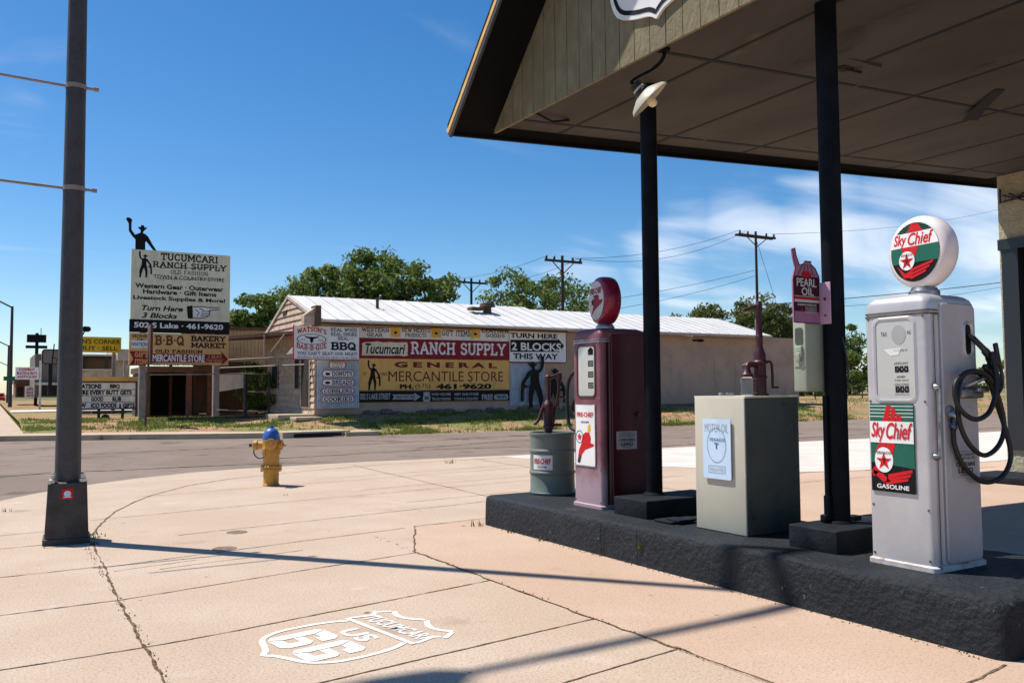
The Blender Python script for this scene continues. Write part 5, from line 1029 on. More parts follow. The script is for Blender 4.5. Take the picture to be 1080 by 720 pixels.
for sx, x0, y0, x1, y1 in (('DONUTS', 335, 433, 497, 468), ('BREADS', 335, 478, 497, 512), ('COBBLERS', 333, 523, 497, 555), ('COOKIES', 333, 563, 497, 598), ('FRESH DAILY', 370, 388, 455, 425)):
    q_ = qpx(*Z3(x0, y0), *Z3(x1, y1), YD); m.prism(rrect(*q_, .1), PF(YD), -.01, .0); o = rrect(*q_, .1); i = rrect(q_[0]+.02, q_[1]-.02, q_[2]+.02, q_[3]-.02, .09); e_.frame(o, i, PF(YD), .003)
    w = q_[1]-q_[0]; h = q_[3]-q_[2]
    if sx == 'FRESH DAILY': text(k_, PF(YD), 'FRESH', q_[0]+.2*w, q_[1]-.2*w, q_[2]+.55*h, q_[3]-.12*h, off=.004); text(k_, PF(YD), 'DAILY', q_[0]+.2*w, q_[1]-.2*w, q_[2]+.12*h, q_[3]-.55*h, off=.004)
    else:
        lf = .30 if sx in ('DONUTS', 'BREADS') else .07
        text(k_, PF(YD), sx, q_[0]+lf*w, q_[1]-.06*w, q_[2]+.18*h, q_[3]-.18*h, style='slab', bold=.10, off=.004)
        if lf > .1: k_.flat(ell(q_[0]+.17*w, q_[2]+.45*h, .09, .05), PF(YD), .004)
pq = obj('plaque', m, M['white'], t, False); obj('plaque_border', e_, M['signred'], pq, False); obj('lettering', k_, M['ink'], pq, False)

# ================================================================== BIG ROADSIDE SIGN
YG = 34.0; Z2 = lambda x, y: (120+x/4., 220+y/4.)
def t2_(mb, sx, x0, y0, x1, y1, **k): tpx(mb, YG, sx, *Z2(x0, y0), *Z2(x1, y1), **k)
def f2(mb, pts, off=.005): mb.flat([(gy(*Z2(*p), YG).x, gy(*Z2(*p), YG).z) for p in pts], PF(YG), off)
q0 = gy(137.2, 350, YG); q1 = gy(243, 264, YG); x0, x1 = q0.x, q1.x; zA = 6.53; zB = 3.97; zC = 3.50; zD = 2.31
t = thing('roadside_sign', 'tall cream roadside sign on two posts with orange lower boards', 'sign', ((x0+x1)/2, YG, .3))
m = MB(); m.box(x0, x1, YG, YG+.12, zB, zA); obj('upper_panel', m, M['signcream'], t, False)
m = MB(); m.box(x0-.02, x1-.01, YG, YG+.12, zC, zB-.003); obj('black_panel', m, M['ink'], t, False)
m = MB(); m.box(x0-.02, x1-.03, YG, YG+.10, zD, zC-.02); lp = obj('lower_panel', m, M['orange'], t, False)
for px_ in (149.5, 227.5):
    q = gy(px_, 430, YG+.2); m = MB(); m.box(q.x-.11, q.x+.11, YG+.13, YG+.35, .1, 5.9); obj('post', m, M['galvpost'], t, False)
m = MB(); t2_(m, 'TUCUMCARI', 198, 186, 440, 217, style='slab', bold=.1); t2_(m, 'RANCH SUPPLY', 163, 220, 478, 247, style='slab', bold=.1); t2_(m, 'OLD FASHION', 240, 258, 398, 275, style='slab', bold=.07); t2_(m, 'TOWN & COUNTRY STORE', 167, 277, 467, 294, bold=.01)
for y in (249, 297): f2(m, [(195, y+1.5), (460, y+3.5), (460, y+1.5), (195, y-.5)])
t2_(m, 'Western Gear · Outerwear', 90, 312, 463, 333, bold=.035); t2_(m, 'Hardware · Gift Items', 123, 338, 433, 358, bold=.035); t2_(m, 'Livestock Supplies & More!', 82, 364, 470, 386, bold=.035)
t2_(m, 'Turn Here', 118, 406, 292, 429, bold=.03, shear=.25); t2_(m, '3 Blocks', 118, 437, 268, 460, bold=.03, shear=.25); 
f2(m, [(308, 412), (332, 408), (334, 465), (312, 462)]); obj('lettering', m, M['ink'], t, False)
m = MB(); f2(m, [(336, 415), (375, 413), (398, 418), (445, 420), (445, 426), (404, 429), (402, 452), (385, 460), (350, 462), (336, 460)]); hd = obj('pointing_hand', m, M['white'], t, False)
m = MB(); 
for pts in ([(336, 415), (375, 413), (398, 418), (445, 419)], [(445, 426), (404, 429)], [(370, 434), (404, 433)], [(368, 443), (402, 443)], [(366, 452), (398, 452)], [(404, 429), (402, 452), (385, 460), (350, 462), (336, 460)], [(345, 425), (360, 440), (350, 455)], [(360, 420), (380, 428)]):
    add_ribbon(m, PF(YG), .008, [(gy(*Z2(*p), YG).x, gy(*Z2(*p), YG).z) for p in pts], .03)
obj('hand_outline', m, M['ink'], hd, False)
m = MB(); t2_(m, '502 S Lake · 461-9620', 85, 477, 462, 501, bold=.03); obj('lettering', m, M['white'], t, False)
m = MB(); cow(m, PF(YG), gy(*Z2(128, 290), YG).x, gy(*Z2(128, 290), YG).z, gy(*Z2(128, 180), YG).z-gy(*Z2(128, 290), YG).z, d0=.006, ws=1.15); obj('cowboy_picture', m, M['ink'], t, False)
h = 2.07
m = MB(); cow(m, PF(YG+.04), gy(148.3, 262, YG).x, zA-.44*h-.01, h, d0=0, d1=.05, out=COWTOP, ws=.95); obj('cowboy_cutout', m, M['ink'], t, False)
m = MB(); t2_(m, 'HOME', 78, 530, 145, 543, style='slab', bold=.1); t2_(m, 'OF', 98, 546, 128, 556, style='slab', bold=.1); t2_(m, 'BAKERY', 325, 535, 473, 559, style='slab', bold=.12); t2_(m, 'MARKET', 325, 564, 473, 587, style='slab', bold=.12); t2_(m, 'OLD FASHION', 175, 593, 375, 608, style='slab', bold=.12); t2_(m, '502 S LAKE  PH 461-9620', 165, 653, 410, 662); obj('lettering', m, M['ink'], lp, False)
m = MB(); t2_(m, 'B·B·Q', 172, 533, 298, 576, style='slab', bold=.12); obj('lettering', m, M['brown'], lp, False)
m = MB(); f2(m, [(70, 553), (145, 558), (145, 586), (72, 588), (78, 570)]); obj('badge', m, M['white'], lp, False)
m = MB(); t2_(m, 'WATSON', 78, 562, 142, 580, bold=.03, off=.008); obj('lettering', m, M['steelblue'], lp, False)
m = MB(); f2(m, [(65, 600), (150, 602), (150, 660), (65, 662), (82, 632)]); f2(m, [(157, 611), (455, 615), (455, 602), (482, 636), (455, 660), (455, 649), (157, 649)]); ar = obj('red_arrow', m, M['maroon'], lp, False)
m = MB(); t2_(m, 'GIFT', 88, 605, 145, 626, style='slab', bold=.1, off=.008); t2_(m, 'ITEMS', 88, 634, 147, 656, style='slab', bold=.1, off=.008); t2_(m, '2 BLKS', 395, 617, 455, 630, off=.008, shear=.2); t2_(m, 'THATAWAY', 390, 634, 462, 647, off=.008, shear=.2); obj('lettering', m, M['orange'], ar, False)
m = MB(); t2_(m, 'MERCANTILE STORE', 163, 614, 384, 645, off=.008, bold=.03); obj('lettering', m, M['white'], ar, False)

# thin street-name post seen edge on
t = thing('street_sign_post', 'thin dark street sign post seen edge on before the orange boards', 'sign', (4.55, 31, .1))
q = gy(153, 449, 31.); qt = gy(158, 388, 31.); m = MB(); m.tube([(q.x, 31, .05), (qt.x, 31, 3.6)], .035, 8); obj('post', m, M['rust'], t)
m = MB(); m.box(qt.x-.04, qt.x+.04, 30.7, 31.3, 2.25, 3.55, .01); bl = obj('sign_plate', m, M['rust'], t)
m = MB()
for k in range(6): m.box(qt.x-.03, qt.x+.03, 30.69, 30.699, 2.35+.2*k, 2.44+.2*k)
obj('plate_marking', m, M['maroon'], bl, False)

# ================================================================== BACKGROUND LEFT
def B_(mb, px0, py0, px1, py1, Y, depth):
    a0, a1, b0, b1 = qpx(px0, py0, px1, py1, Y); mb.box(a0, a1, Y, Y+depth, b0, b1); return a0, a1, b0, b1
# carport building
t = thing('carport_building', 'dark low adobe building with open carport behind the roadside sign', 'building', (6.5, 39, .4))
m = MB(); m.box(5.4, 8.2, 41.5, 41.7, .2, 2.1); m.box(5.4, 5.6, 38, 41.5, .2, 2.1); obj('wall', m, M['adobe'], t, False)
m = MB(); m.box(5.35, 8.9, 37.4, 42, 2.12, 2.36); obj('roof', m, M['brownroof'], t, False)
m = MB(); m.box(5.7, 7.6, 41.3, 41.48, .5, 2.0); obj('opening', m, M['dim'], t, False)
for px_ in (199, 221):
    q = gy(px_, 420, 37.5); m = MB(); m.box(q.x-.1, q.x+.1, 37.4, 37.6, .2, 2.12); obj('post', m, M['redwood'], t, False)
m = MB(); a0, a1, b0, b1 = qpx(204, 393, 257, 431, 38.2); m.box(a0, a1, 38.2, 38.4, b0-.2, 2.6)
n = 16
for k in range(n): m.box(a0+(a1-a0)*k/n, a0+(a1-a0)*(k+.85)/n, 38.17, 38.198, b0-.2, 2.25)
obj('board_wall', m, M['wood'], t, False)
t = thing('white_banner', 'plain white banner hung across the dark wooden wall', 'banner', (8, 36, 1.4)); m = MB(); a0, a1, b0, b1 = qpx(226, 394, 257, 411, 36.0); m.prism([(a0, b0-.1), (a1, b0+.08), (a1, b1+.05), (a0, b1)], PF(36.), 0, .012); obj('cloth', m, M['white'], t, False)
m = MB(); m.tube([(a0, 36.02, b0-1), (a0, 36.02, b1+.2)], .03, 6); m.tube([(a1, 36.02, b0-1), (a1, 36.02, b1+.2)], .03, 6); obj('pole', m, M['rust'], t)
t = thing('tan_shed', 'tan sheet metal shed wall behind the shrub and gate', 'shed', (9, 40, .4)); m = MB(); a0, a1, b0, b1 = qpx(206, 356, 284, 430, 39.5); n = 40
for k in range(n): m.box(a0+(a1-a0)*k/n, a0+(a1-a0)*(k+.9)/n, 39.48+.02*(k % 2), 39.7, b0-.2, b1+.4)
obj('wall', m, M['tanmetal'], t, False)
m = MB(); m.box(a0, a1+.2, 39.3, 43, b1+.38, b1+.5); obj('roof', m, M['brownroof'], t, False)
# yellow fascia building + pale flat building
t = thing('pawn_building', 'small pale flat roofed building with dark window and mustard fascia band', 'building', (4.5, 47, .3))
m = MB(); B_(m, 70, 373, 137, 420, 47, 6); obj('wall', m, M['palewall'], t, False)
m = MB(); B_(m, 87, 375, 121, 389, 46.9, .08); w = obj('window', m, M['wglass'], t, False)
m = MB(); a0, a1, b0, b1 = qpx(87, 375, 121, 389, 46.88); m.frame(rect(a0-.06, a1+.06, b0-.06, b1+.06), rect(a0, a1, b0, b1), PF(46.88), .0); obj('frame', m, M['white'], w, False)
m = MB(); B_(m, 62, 397, 157, 404, 40.5, .25); obj('fascia', m, M['yellow'], t, False)
for px_ in (131, 148):
    m = MB(); B_(m, px_-1.2, 380, px_+1.2, 436, 40.8, .15); obj('post', m, M['galvpost'], t, False)
for (p0, p1, y0, y1, nm) in ((124, 137, 372, 395, 'parapet'),):
    m = MB(); B_(m, p0, y0-4, p1, y0+8, 46.5, 5); obj(nm, m, M['palewall'], t, False)
m = MB(); B_(m, 70, 404.5, 140, 432, 44, .2); obj('dark_front', m, M['adobe'], t, False)
t, bb = board('pawn_sign', 'bright yellow roof sign with black two line lettering left of the roadside sign', 72, 354.5, 128, 371, 45, M['brightyellow'], .2)
m = MB(); tpx(m, 45, "ANN'S CORNER", 76, 357, 127, 362, bold=.01, off=.006); tpx(m, 45, 'BUY · SELL', 85, 364.5, 124, 369, bold=.01, off=.006); obj('lettering', m, M['ink'], t, False)
a0, a1, b0, b1 = bb; m = MB(); m.box(a0+.2, a0+.35, 45.25, 45.4, .2, b1-.1); m.box(a1-.35, a1-.2, 45.25, 45.4, .2, b1-.1); obj('post', m, M['galvpost'], t, False)
q = gy(91, 347, 46.5); m = MB(); m.loft([[Vector((q.x+d, 46.5+b, q.z+c)) for b, c in rrect(-w, w, -h_, h_, .02, 3)] for d, w, h_ in ((-.2, .08, .08), (-.1, .16, .13), (.12, .16, .12), (.2, .05, .06))]); m.tube([(q.x-.05, 46.5, q.z-.05), (q.x-.25, 46.5, q.z-.5)], .03, 6); solo('floodlight', m, M['ink'], 'dark floodlight on a bracket above the yellow roof sign', 'floodlight')
t, bb = board('reader_board', 'white changeable letter board with black rows low on the grass', 66, 403.5, 143, 431, 37, M['white'], .12)
m = MB()
for sx, px0, px1, y in (('WATSONS', 80, 107, 404.8), ('BBQ', 116, 126.5, 405), ('WHERE EVERY BUTT GETS', 74, 139, 411.5), ('A', 82, 86, 418.2), ('GOOD', 96, 109, 418.2), ('RUB', 118.5, 128, 418.2), ('NEW', 77, 91, 425), ('ICO FOODS', 96, 123, 425), ('&', 125.5, 128, 425), ('GIFTS', 129.5, 142, 425)): tpx(m, 37, sx, px0, y, px1, y+5, bold=.05, off=.006)
for y in (410.7, 417.4, 424.2): 
    q = qpx(66, y, 143, y+.5, 37); m.flat(rect(*q), PF(37), .005)
obj('lettering', m, M['ink'], t, False)
a0, a1, b0, b1 = bb; m = MB(); m.box(a0-.05, a0, 36.95, 37.14, b0-.05, b1+.05); m.box(a1, a1+.06, 36.95, 37.14, b0-.35, b1+.05); m.box(a0, a1, 36.95, 37.14, b0-.06, b0-.002); m.box(a0, a1, 36.95, 37.14, b1+.002, b1+.06); obj('frame', m, M['darkmetal'], t, False)
m = MB(); m.box(a0+1.2, a0+1.3, 37.0, 37.1, 0, b0); m.box(a1-.5, a1-.4, 37, 37.1, 0, b0); m.box(a0+1, a1-.3, 36.9, 37.2, b0-.2, b0-.12); m.lathe((a0+1.5, 37.2, .32), [(.16, -.05), (.16, .05)], axis=(0, 1, 0), n=12); obj('stand', m, M['darkmetal'], t, False)
# distant avenue
t = thing('distant_building', 'grey brown blocky building far down the avenue behind the sign panels', 'building', (5, 75, .3)); m = MB(); B_(m, 36, 373, 100, 419, 75, 10); obj('wall', m, M['greywall'], t, False); m = MB(); B_(m, 40, 402, 70, 417, 74.9, .05); obj('window', m, M['dim'], t, False); m = MB(); B_(m, 36, 403, 100, 406, 74.5, .5); obj('awning', m, M['palewall'], t, False)
t = thing('brick_building', 'low red brown building far down the avenue behind the white sign', 'building', (1.5, 85, .3)); m = MB(); B_(m, 16, 403, 36, 419, 85, 8); obj('wall', m, M['redwood'], t, False); m = MB(); B_(m, 18, 408, 24, 418, 84.9, .05); obj('opening', m, M['dim'], t, False); m = MB(); B_(m, 15, 400, 36, 404, 84.5, 8.5); obj('roof', m, M['brownroof'], t, False)
t = thing('pylon_sign', 'tall black blank pylon sign of two stacked panels on a pole', 'sign', (3, 80, .3)); m = MB(); B_(m, 28.3, 352.5, 49, 360.7, 80, .3); obj('upper_panel', m, M['ink'], t, False); m = MB(); B_(m, 27, 364, 50, 367, 80, .3); obj('lower_panel', m, M['ink'], t, False); q = gy(38.5, 380, 80.1); m = MB(); m.box(q.x-.12, q.x+.12, 80.05, 80.25, .2, gy(38, 351, 80).z); m.box(q.x+.25, q.x+.3, 80.05, 80.1, 6, 6.6); obj('pole', m, M['ink'], t, False)
t, bb = board('lettered_sign', 'white sign with rows of small dark red lettering on a pale pole', 16, 387, 41, 400, 60, M['white'], .15); m = MB()
for k, sx in enumerate(('COWBOY', 'BOOTS & HATS', 'ANTIQUES')): tpx(m, 60, sx, 18+(k == 0)*2, 388+4*k, 39-(k == 0)*2, 391+4*k, bold=.03, off=.01)
obj('lettering', m, M['signred'], t, False); q = gy(42.5, 400, 60); m = MB(); m.box(q.x-.06, q.x+.06, 60, 60.12, .2, gy(42, 380, 60).z); obj('pole', m, M['palewall'], t, False)
t, bb = board('small_board', 'small pale lettered board low to the ground below the white sign', 26, 407, 36.5, 420, 60, M['palewall'], .1); m = MB()
for k in range(3): tpx(m, 60, ('OPEN', 'SALE', 'GIFTS')[k], 28, 409+3.4*k, 35, 411.4+3.4*k, bold=.03, off=.01)
obj('lettering', m, M['maroon'], t, False)
t = thing('cabinet_sign', 'weathered grey cabinet sign on a thick dark pole beside the lamp post', 'sign', (2.8, 55, .3)); m = MB(); a0, a1, b0, b1 = qpx(44, 368, 64, 384, 55); m.prism(rrect(a0, a1, b0, b1, .15), PF(55), -.4, 0); obj('panel', m, M['greywall'], t, False); m = MB(); m.frame(rrect(a0, a1, b0, b1, .15), rrect(a0+.06, a1-.06, b0+.06, b1-.06, .12), PF(55), .01); add_ribbon(m, PF(55), .01, [(a0+.5, b0), (a0+.6, b1+.3)], .06); add_ribbon(m, PF(55), .012, [(a0+.5, b0+.4), (a1-.1, b0+.3), (a0+.7, b0+.15)], .05); obj('frame', m, M['ink'], t, False); m = MB(); B_(m, 50.5, 384, 55.5, 416, 55.1, .3); obj('pole', m, M['ink'], t, False)
for k, (px0, pyt, Y, lab) in enumerate(((13, 320, 75, 'nearest slim street light far down the avenue, tallest in view'), (9.3, 361, 110, 'middle slim street light far down the avenue'), (8.5, 382, 150, 'farthest slim street light down the avenue'))):
    t = thing('avenue_light', lab, 'street light', (gy(px0, 418, Y).x, Y, 0), 'street lights down the avenue'); q = gy(px0, pyt+3, Y); m = MB(); m.tube([(q.x, Y, 0), (q.x, Y, q.z)], [.14, .09], 8); obj('pole', m, M['galvdark'], t); m = MB(); m.tube([(q.x, Y, q.z-.1), (q.x-1.6, Y, q.z+.75), (q.x-2.2, Y, q.z+.95)], .06, 6); m.lathe((q.x-2.5, Y, q.z+1), [(.05, -.35), (.14, -.2), (.14, .2), (.05, .35)], axis=(1, 0, 0), n=8); obj('mast_arm', m, M['galvdark'], t)
m = MB(); q = gy(12, 399, 73); m.box(q.x-.5, q.x+.5, 73, 73.06, q.z-.15, q.z+.15); tq = thing('street_name_sign', 'tiny green street name plate on the nearest avenue light', 'sign', tuple(q)); obj('plate', m, M['signgreen'], tq, False)
# red car far down the avenue
q = gz(-1.5, 419.5, .0); cy_ = 150; cx_ = gy(-2.2, 417, cy_).x
t = thing('parked_car', 'small dark red car far down the avenue at the left edge', 'car', (cx_, cy_, 0))
m = MB(); m.loft([[Vector((cx_-.9+1.8*a, cy_+y, z)) for a in (0, 1) for z in (zz, )] for y, zz in ((0, .3),)]) if False else None
prof = [(-2.1, .35), (-2.15, .75), (-1.3, .85), (-.7, 1.38), (.8, 1.4), (1.5, .95), (2.1, .85), (2.15, .4)]
m = MB(); m.prism(prof, Plane((cx_+.85, cy_, 0), (0, 1, 0), (0, 0, 1)), -1.7, 0); obj('body', m, M['signred'], t, False)
for sy in (-1.3, 1.3):
    for sx in (-.8, .8):
        m = MB(); m.lathe((cx_+sx, cy_+sy, .32), [(.32, -.1), (.32, .1)], axis=(1, 0, 0), n=14); obj('wheel', m, M['rubber'], t)
m = MB(); m.box(cx_-.7, cx_+.7, cy_-1.15, cy_-1.13, .95, 1.3); obj('rear_window', m, M['wglass'], t, False)
# fence and gate in front of the carport
t = thing('wire_fence', 'low rusty pipe fence with tall gate post between the big sign and store', 'fence', (7, 33, .3))
for px_, pt in ((258.5, 394), (198, 424), (283.5, 392)):
    q = gy(px_, 430, 33.6); qt = gy(px_, pt, 33.6); m = MB(); r_ = .07 if px_ == 258.5 else .03; m.tube([(q.x, 33.6, .2), (q.x, 33.6, qt.z)], r_, 8); obj('post', m, M['darkmetal'], t)
m = MB()
for (pa, pb) in (((157, 395), (283, 394)), ((258, 413), (283, 413)), ((228, 432), (283, 434))):
    a = gy(*pa, 33.6); b = gy(*pb, 33.6); m.tube([a, b], .022, 6)
obj('rail', m, M['galvpost'], t)
for k, (px0, px1, py, lab) in enumerate(((160, 300, 437.5, 'long dark timber lying on the grass before the fence'), (157, 178, 434.5, 'short dark timber on the grass left of the sign post'))):
    a = gz(px0, py, .34); b = gy(px1, py+1, 31.5); m = MB(); m.bar(Vector((a.x, 33.2, .33)), Vector((gy(px1, py, 32.8).x, 32.8, .36)), .14, .12); solo('timber_edging', m, M['wood'], lab, 'timber', 'timbers on the grass', False)

# ================================================================== TREES
def crown_mesh(c, rx, ry, rz, nclump, nleaf, ls, seed, squash=.25):
    g = np.random.default_rng(seed); V = []; 
    cl = []
    while len(cl) < nclump:
        p = g.uniform(-1, 1, 3); r = (abs(p[0])**2.6+abs(p[1])**2.6+abs(p[2])**2.6)**(1/2.6)
        if r > 1 or r < .25: continue
        n = mnoise.noise(Vector((p[0]*1.7+seed, p[1]*1.7, p[2]*1.7)))
        if r > 1.0+.35*n: continue
        cl.append(p*np.array([rx, ry, rz])+np.array(c))
    cl = np.array(cl); s = .20*min(rx, rz)+.2
    idx = g.integers(0, nclump, nleaf); sz = s*g.uniform(.55, 1.25, nclump)
    d = g.normal(0, 1, (nleaf, 3)); d /= np.linalg.norm(d, axis=1)[:, None]; rad = g.uniform(0, 1, nleaf)**.45
    P = cl[idx]+d*(rad*sz[idx])[:, None]*np.array([1.15, 1.15, .8])
    a = d+g.normal(0, .7, (nleaf, 3)); a /= np.linalg.norm(a, axis=1)[:, None]
    b = np.cross(a, g.normal(0, 1, (nleaf, 3))); b /= np.linalg.norm(b, axis=1)[:, None]; e = np.cross(a, b)
    L = ls*.8*g.uniform(.45, 1.5, nleaf)[:, None]
    v = np.stack([P-b*L, P+e*L*.5, P+b*L, P-e*L*.5], 1).reshape(-1, 3)
    f = [(4*i, 4*i+1, 4*i+2, 4*i+3) for i in range(nleaf)]
    return v, f, cl
def tree(name, label, x, y, z0, h, rx, ry, seed, mt='leaf', leaves=4200, clumps=70, ls=.17, low=.25, group='trees behind the buildings', trunkr=.22):
    t = thing(name, label, 'tree', (x, y, z0), group); zc_ = z0+h*(low+1)/2; rz = h*(1-low)/2
    v, f, cl = crown_mesh((x, y, zc_), rx, ry, rz, clumps, leaves, ls, seed)
    me = MB(); me.v = [tuple(p) for p in v]; me.f = f; obj('crown', me, M[mt], t, False)
    g = random.Random(seed); m = MB(); top_ = Vector((x+g.uniform(-.3, .3), y, z0+h*.55))
    m.tube(catmull([(x, y, z0-.2), (x+g.uniform(-.15, .15), y, z0+h*.25), top_], 5), [trunkr*(1-.07*k) for k in range(11)], 8)
    for k in range(9):
        p = Vector(cl[g.randrange(len(cl))]); s0 = Vector((x, y, z0+h*g.uniform(.2, .5))); m.tube(catmull([s0, s0.lerp(p, .5)+Vector((0, 0, .2)), p], 4), [trunkr*.4*(1-.1*q) for q in range(9)], 6, False)
    obj('trunk', m, M['bark'], t)
    return t
def tpos(px, pyt, Y): q = gy(px, pyt, Y); return q.x, q.z
def T_(lab, px0, px1, pyt, Y, seed, name='broadleaf_tree', **k):
    xm = (gy(px0, 350, Y).x+gy(px1, 350, Y).x)/2; rx = (gy(px1, 350, Y).x-gy(px0, 350, Y).x)/2; z = gy((px0+px1)/2, pyt, Y).z
    tree(name, lab, xm, Y, .4, (z-.4)*1.02, rx*1.14, max(1.6, rx), seed, **{**dict(leaves=int(k.pop('leaves', 4200)*2.5)), **k})
T_('bushy green tree behind the porch roof at the left end of the store', 240, 292, 309, 44, 11, low=.05, leaves=4600, clumps=80)
T_('round green tree rising just right of the gable peak behind the roof', 292, 372, 284, 46, 12, leaves=4200, clumps=60)
T_('tall dense green tree, highest crown behind the left roof', 345, 440, 274, 47, 13, leaves=6500, clumps=85)
T_('green tree at the right end of the clump behind the left roof', 415, 478, 281, 46, 14, leaves=4200, clumps=60)
T_('loose green tree behind the roof, left of the cross armed pole', 512, 578, 290, 52, 15, leaves=4200, clumps=50)
T_('green tree behind the roof with a utility pole standing over it', 568, 636, 293, 54, 16, leaves=4200, clumps=55)
T_('olive green tree beyond the right wing, left of the tall utility pole', 722, 782, 321, 70, 17, mt='leaf2', leaves=4200, ls=.24)
T_('olive green tree directly behind the tall utility pole', 768, 832, 316, 72, 18, mt='leaf2', leaves=4600, ls=.24)
T_('olive tree seen left of the hanging oil can sign', 815, 868, 322, 70, 19, mt='leaf2', leaves=4200, ls=.24)
T_('dark green tree between the near post and the silver pump', 862, 925, 345, 62, 20, leaves=5200, ls=.22, low=.08)
T_('low green tree hidden mostly behind the silver pump', 920, 1000, 385, 66, 21, leaves=4200, ls=.24, low=.08)
T_('green tree between the silver pump and the station window', 1005, 1085, 374, 64, 22, leaves=4600, ls=.22, low=.08)
T_('dark upright juniper by the gate beside the tan shed', 259, 281, 386, 36.2, 23, name='juniper_shrub', leaves=3000, clumps=40, ls=.07, low=.02, trunkr=.06)
T_('dark hedge bush behind the wire fence beyond the near post', 845, 880, 395, 56, 24, name='hedge_bush', leaves=2600, clumps=35, ls=.16, low=0, trunkr=.08)
T_('dark hedge bush behind the wire fence left of the silver pump', 876, 918, 392, 57, 25, name='hedge_bush', leaves=2600, clumps=35, ls=.16, low=0, trunkr=.08)

# right field fence
t = thing('field_fence', 'thin wire fence with slim posts along the field right of the store', 'fence', (45, 42, .4))
a = gy(842, 412, 42); b = gy(925, 410, 42)
for k in range(6):
    p = a.lerp(b, k/5); m = MB(); m.tube([(p.x, 42, .3), (p.x, 42, p.z+.15)], .05, 6); obj('post', m, M['galvdark'], t)
m = MB()
for dz in (0, -.35, -.7): m.tube([a+Vector((0, 0, dz)), b+Vector((0, 0, dz))], .02, 5)
obj('rail', m, M['galvdark'], t)

# ================================================================== UTILITY POLES AND CABLES
def upole(lab, px, pyt, Y, arm, double=False, gear=False):
    q = gy(px, pyt, Y); t = thing('utility_pole', lab, 'utility pole', (q.x, Y, .4), 'wooden utility poles'); m = MB(); m.tube([(q.x, Y, 0), (q.x, Y, q.z+.2)], [.13, .09], 10); obj('mast', m, M['utility'], t)
    for k in range(2 if double else 1):
        m = MB(); m.box(q.x-arm, q.x+arm, Y-.2+(.3*k), Y-.08+(.3*k), q.z-.25, q.z-.1); 
        if k == 0: m.bar((q.x-arm*.6, Y-.1, q.z-.2), (q.x, Y-.1, q.z-.95), .05, .05); m.bar((q.x+arm*.6, Y-.1, q.z-.2), (q.x, Y-.1, q.z-.95), .05, .05)
        obj('crossarm', m, M['utility'], t, False)
    for s_ in (-.92, -.5, .5, .92):
        m = MB(); m.lathe((q.x+arm*s_, Y-.14, q.z-.1), [(.05, 0), (.09, .05), (.06, .12), (.09, .16), (.03, .24)], n=8); obj('insulator', m, M['darkmetal'], t)
    if gear:
        m = MB(); m.lathe((q.x-.25, Y-.25, gy(px, 340, Y).z), [(.03, -.9), (.22, -.85), (.22, .2), (.1, .3)], n=10); obj('transformer', m, M['galvpost'], t)
    return q
p1 = upole('small distant utility pole above the left store roof', 497, 296, 60, 1.35)
p2 = upole('utility pole with braced crossarm above the trees behind the roof', 593, 273, 45, 1.4)
p3 = upole('tall utility pole with double crossarm between the two canopy posts', 797, 247, 45, 1.9, True, True)
def cable(a, b, sag, r=.014, lab=''):
    a = Vector(a); b = Vector(b); m = MB(); m.tube([a.lerp(b, k/16)-Vector((0, 0, sag*4*(k/16)*(1-k/16))) for k in range(17)], r, 5); solo('power_cable', m, M['wire'], lab, 'cable', 'overhead power cables')
cable(p1+Vector((-1.2, 0, .1)), p2+Vector((-1.2, -.1, .1)), .25, .014, 'upper cable from the small distant pole to the braced pole')
cable(p1+Vector((1.2, 0, .1)), p2+Vector((1.2, -.1, .1)), .5, .014, 'lower cable from the small distant pole to the braced pole')
cable(p2+Vector((1.2, -.1, .1)), p3+Vector((-1.7, 0, .15)), .5, .014, 'upper cable running from the braced pole to the tall double armed pole')
cable(p2+Vector((.6, -.1, .1)), p3+Vector((-1, 0, .15)), 1.0, .014, 'lower cable running from the braced pole to the tall double armed pole')
cable(gy(600, 322, 45), gy(796, 285, 45), .2, .014, 'upper service cable rising to the middle of the tall utility pole')
cable(gy(600, 333, 45), gy(796, 291, 45), .3, .014, 'lower service cable rising to the middle of the tall utility pole')
cable(gy(798, 254, 45), gy(822, 330, 43), 0, .016, 'guy wire slanting down right from the tall utility pole')
cable(gy(798, 322, 45), gy(1075, 295.5, 40), .15, .03, 'thick dark cable crossing the sky behind the silver pump')
cable(gy(798, 326, 45), gy(1075, 299, 40), .5, .014, 'thin cable just below the thick one behind the silver pump')
cable(p3+Vector((1.7, 0, .15)), gy(1075, 215, 60), .8, .014, 'faint high cable running right from the tall pole')

bpy.data.objects.remove(_fo)
for o in bpy.data.objects:
    if '_org' in o: del o['_org']

# ================================================================== SKY, SUN, CAMERA
SEL = 60.; sdir = Vector((-.62, .785, 0)).normalized()*math.cos(R(SEL))+Vector((0, 0, math.sin(R(SEL))))
w = bpy.data.worlds.new('World'); scene.world = w; w.use_nodes = True; nt = w.node_tree; N = nt.nodes; L = nt.links
bg = N['Background']; bg.inputs['Strength'].default_value = .097
sky = N.new('ShaderNodeTexSky'); sky.sky_type = 'NISHITA'; sky.sun_disc = False; sky.sun_elevation = R(SEL); sky.sun_rotation = math.atan2(sdir.x, sdir.y); sky.air_density = 1.0; sky.dust_density = .9; sky.ozone_density = 2.2; sky.altitude = 1200
hs = N.new('ShaderNodeHueSaturation'); hs.inputs['Saturation'].default_value = 1.36; hs.inputs['Value'].default_value = 1.0; L.new(sky.outputs[0], hs.inputs['Color'])
tc = N.new('ShaderNodeTexCoord'); sep = N.new('ShaderNodeSeparateXYZ'); L.new(tc.outputs['Generated'], sep.inputs[0])
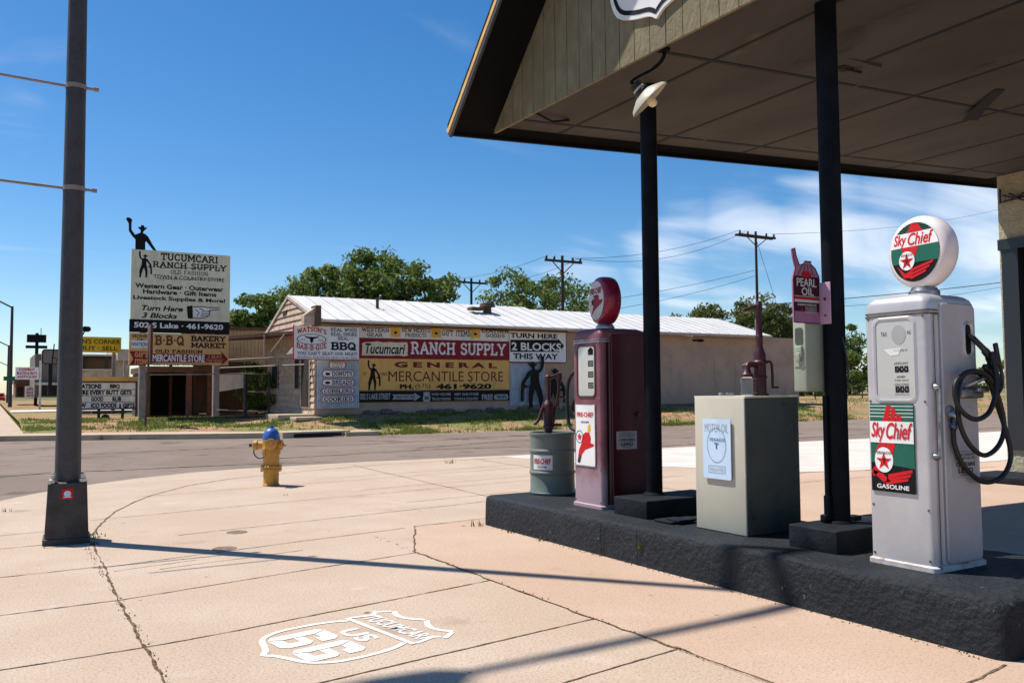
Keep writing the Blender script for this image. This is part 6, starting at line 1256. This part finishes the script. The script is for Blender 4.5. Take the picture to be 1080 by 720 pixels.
def math_(op, a, b=None, c=None):
    n = N.new('ShaderNodeMath'); n.operation = op
    for i, v in enumerate((a, b, c)):
        if v is None: continue
        if isinstance(v, (int, float)): n.inputs[i].default_value = v
        else: L.new(v, n.inputs[i])
    return n.outputs[0]
zz = math_('ADD', math_('MAXIMUM', sep.outputs[2], 0), .12)
cx_ = math_('DIVIDE', sep.outputs[0], zz); cy_ = math_('DIVIDE', sep.outputs[1], zz)
cmb = N.new('ShaderNodeCombineXYZ'); L.new(cx_, cmb.inputs[0]); L.new(cy_, cmb.inputs[1])
mp = N.new('ShaderNodeMapping'); mp.inputs['Rotation'].default_value = (0, 0, R(25)); mp.inputs['Scale'].default_value = (.7, 1.7, 1); L.new(cmb.outputs[0], mp.inputs[0])
n1 = N.new('ShaderNodeTexNoise'); n1.inputs['Scale'].default_value = 1.1; n1.inputs['Detail'].default_value = 9; n1.inputs['Roughness'].default_value = .5; n1.inputs['Distortion'].default_value = .6; L.new(mp.outputs[0], n1.inputs['Vector'])
def lobe(px, py, rad, gain):
    d = ray(px, py).normalized(); v = N.new('ShaderNodeVectorMath'); v.operation = 'DOT_PRODUCT'; L.new(tc.outputs['Generated'], v.inputs[0]); v.inputs[1].default_value = tuple(d)
    r = N.new('ShaderNodeMapRange'); r.interpolation_type = 'SMOOTHSTEP'; r.inputs['From Min'].default_value = math.cos(R(rad)); r.inputs['From Max'].default_value = 1; r.inputs['To Max'].default_value = gain; L.new(v.outputs['Value'], r.inputs['Value']); return r.outputs[0]
acc = None
for a in ((720, 265, 5, .32), (790, 262, 5.5, .38), (870, 250, 6, .36), (950, 245, 6, .36), (1050, 228, 7, .44), (1120, 220, 12, .4), (15, 140, 3, .12), (200, 155, 3, .08), (610, 303, 4, .2), (-60, 330, 6, .1)):
    l = lobe(*a); acc = l if acc is None else math_('MAXIMUM', acc, l)
dens = math_('ADD', math_('MULTIPLY', math_('SUBTRACT', n1.outputs['Fac'], .5), 1.15), acc)
mr = N.new('ShaderNodeMapRange'); mr.interpolation_type = 'SMOOTHSTEP'; mr.inputs['From Min'].default_value = .12; mr.inputs['From Max'].default_value = .62; mr.inputs['To Max'].default_value = .85; L.new(dens, mr.inputs['Value'])
mx = N.new('ShaderNodeMix'); mx.data_type = 'RGBA'; L.new(mr.outputs[0], mx.inputs[0]); L.new(hs.outputs[0], mx.inputs[6]); mx.inputs[7].default_value = (8.2, 8.5, 9.0, 1)
L.new(mx.outputs[2], bg.inputs['Color'])
sl = bpy.data.lights.new('sun', 'SUN'); sl.energy = 4.3; sl.angle = R(.53); sl.color = (1, .95, .88); so_ = bpy.data.objects.new('sun', sl); COL.objects.link(so_)
so_.rotation_euler = sdir.to_track_quat('Z', 'Y').to_euler(); so_.location = (-10, 10, 30)
cd = bpy.data.cameras.new('camera'); co = bpy.data.objects.new('camera', cd); COL.objects.link(co); cd.sensor_width = 36; cd.lens = F/1080*36; cd.clip_end = 5000; cd.clip_start = .05
mw = Matrix((RT, UP, -FW)).transposed().to_4x4(); mw.translation = CAMP; co.matrix_world = mw; scene.camera = co
scene.render.engine = 'CYCLES'; scene.view_settings.view_transform = 'Standard'; scene.view_settings.look = 'None'; scene.view_settings.exposure = .48; scene.view_settings.gamma = 1
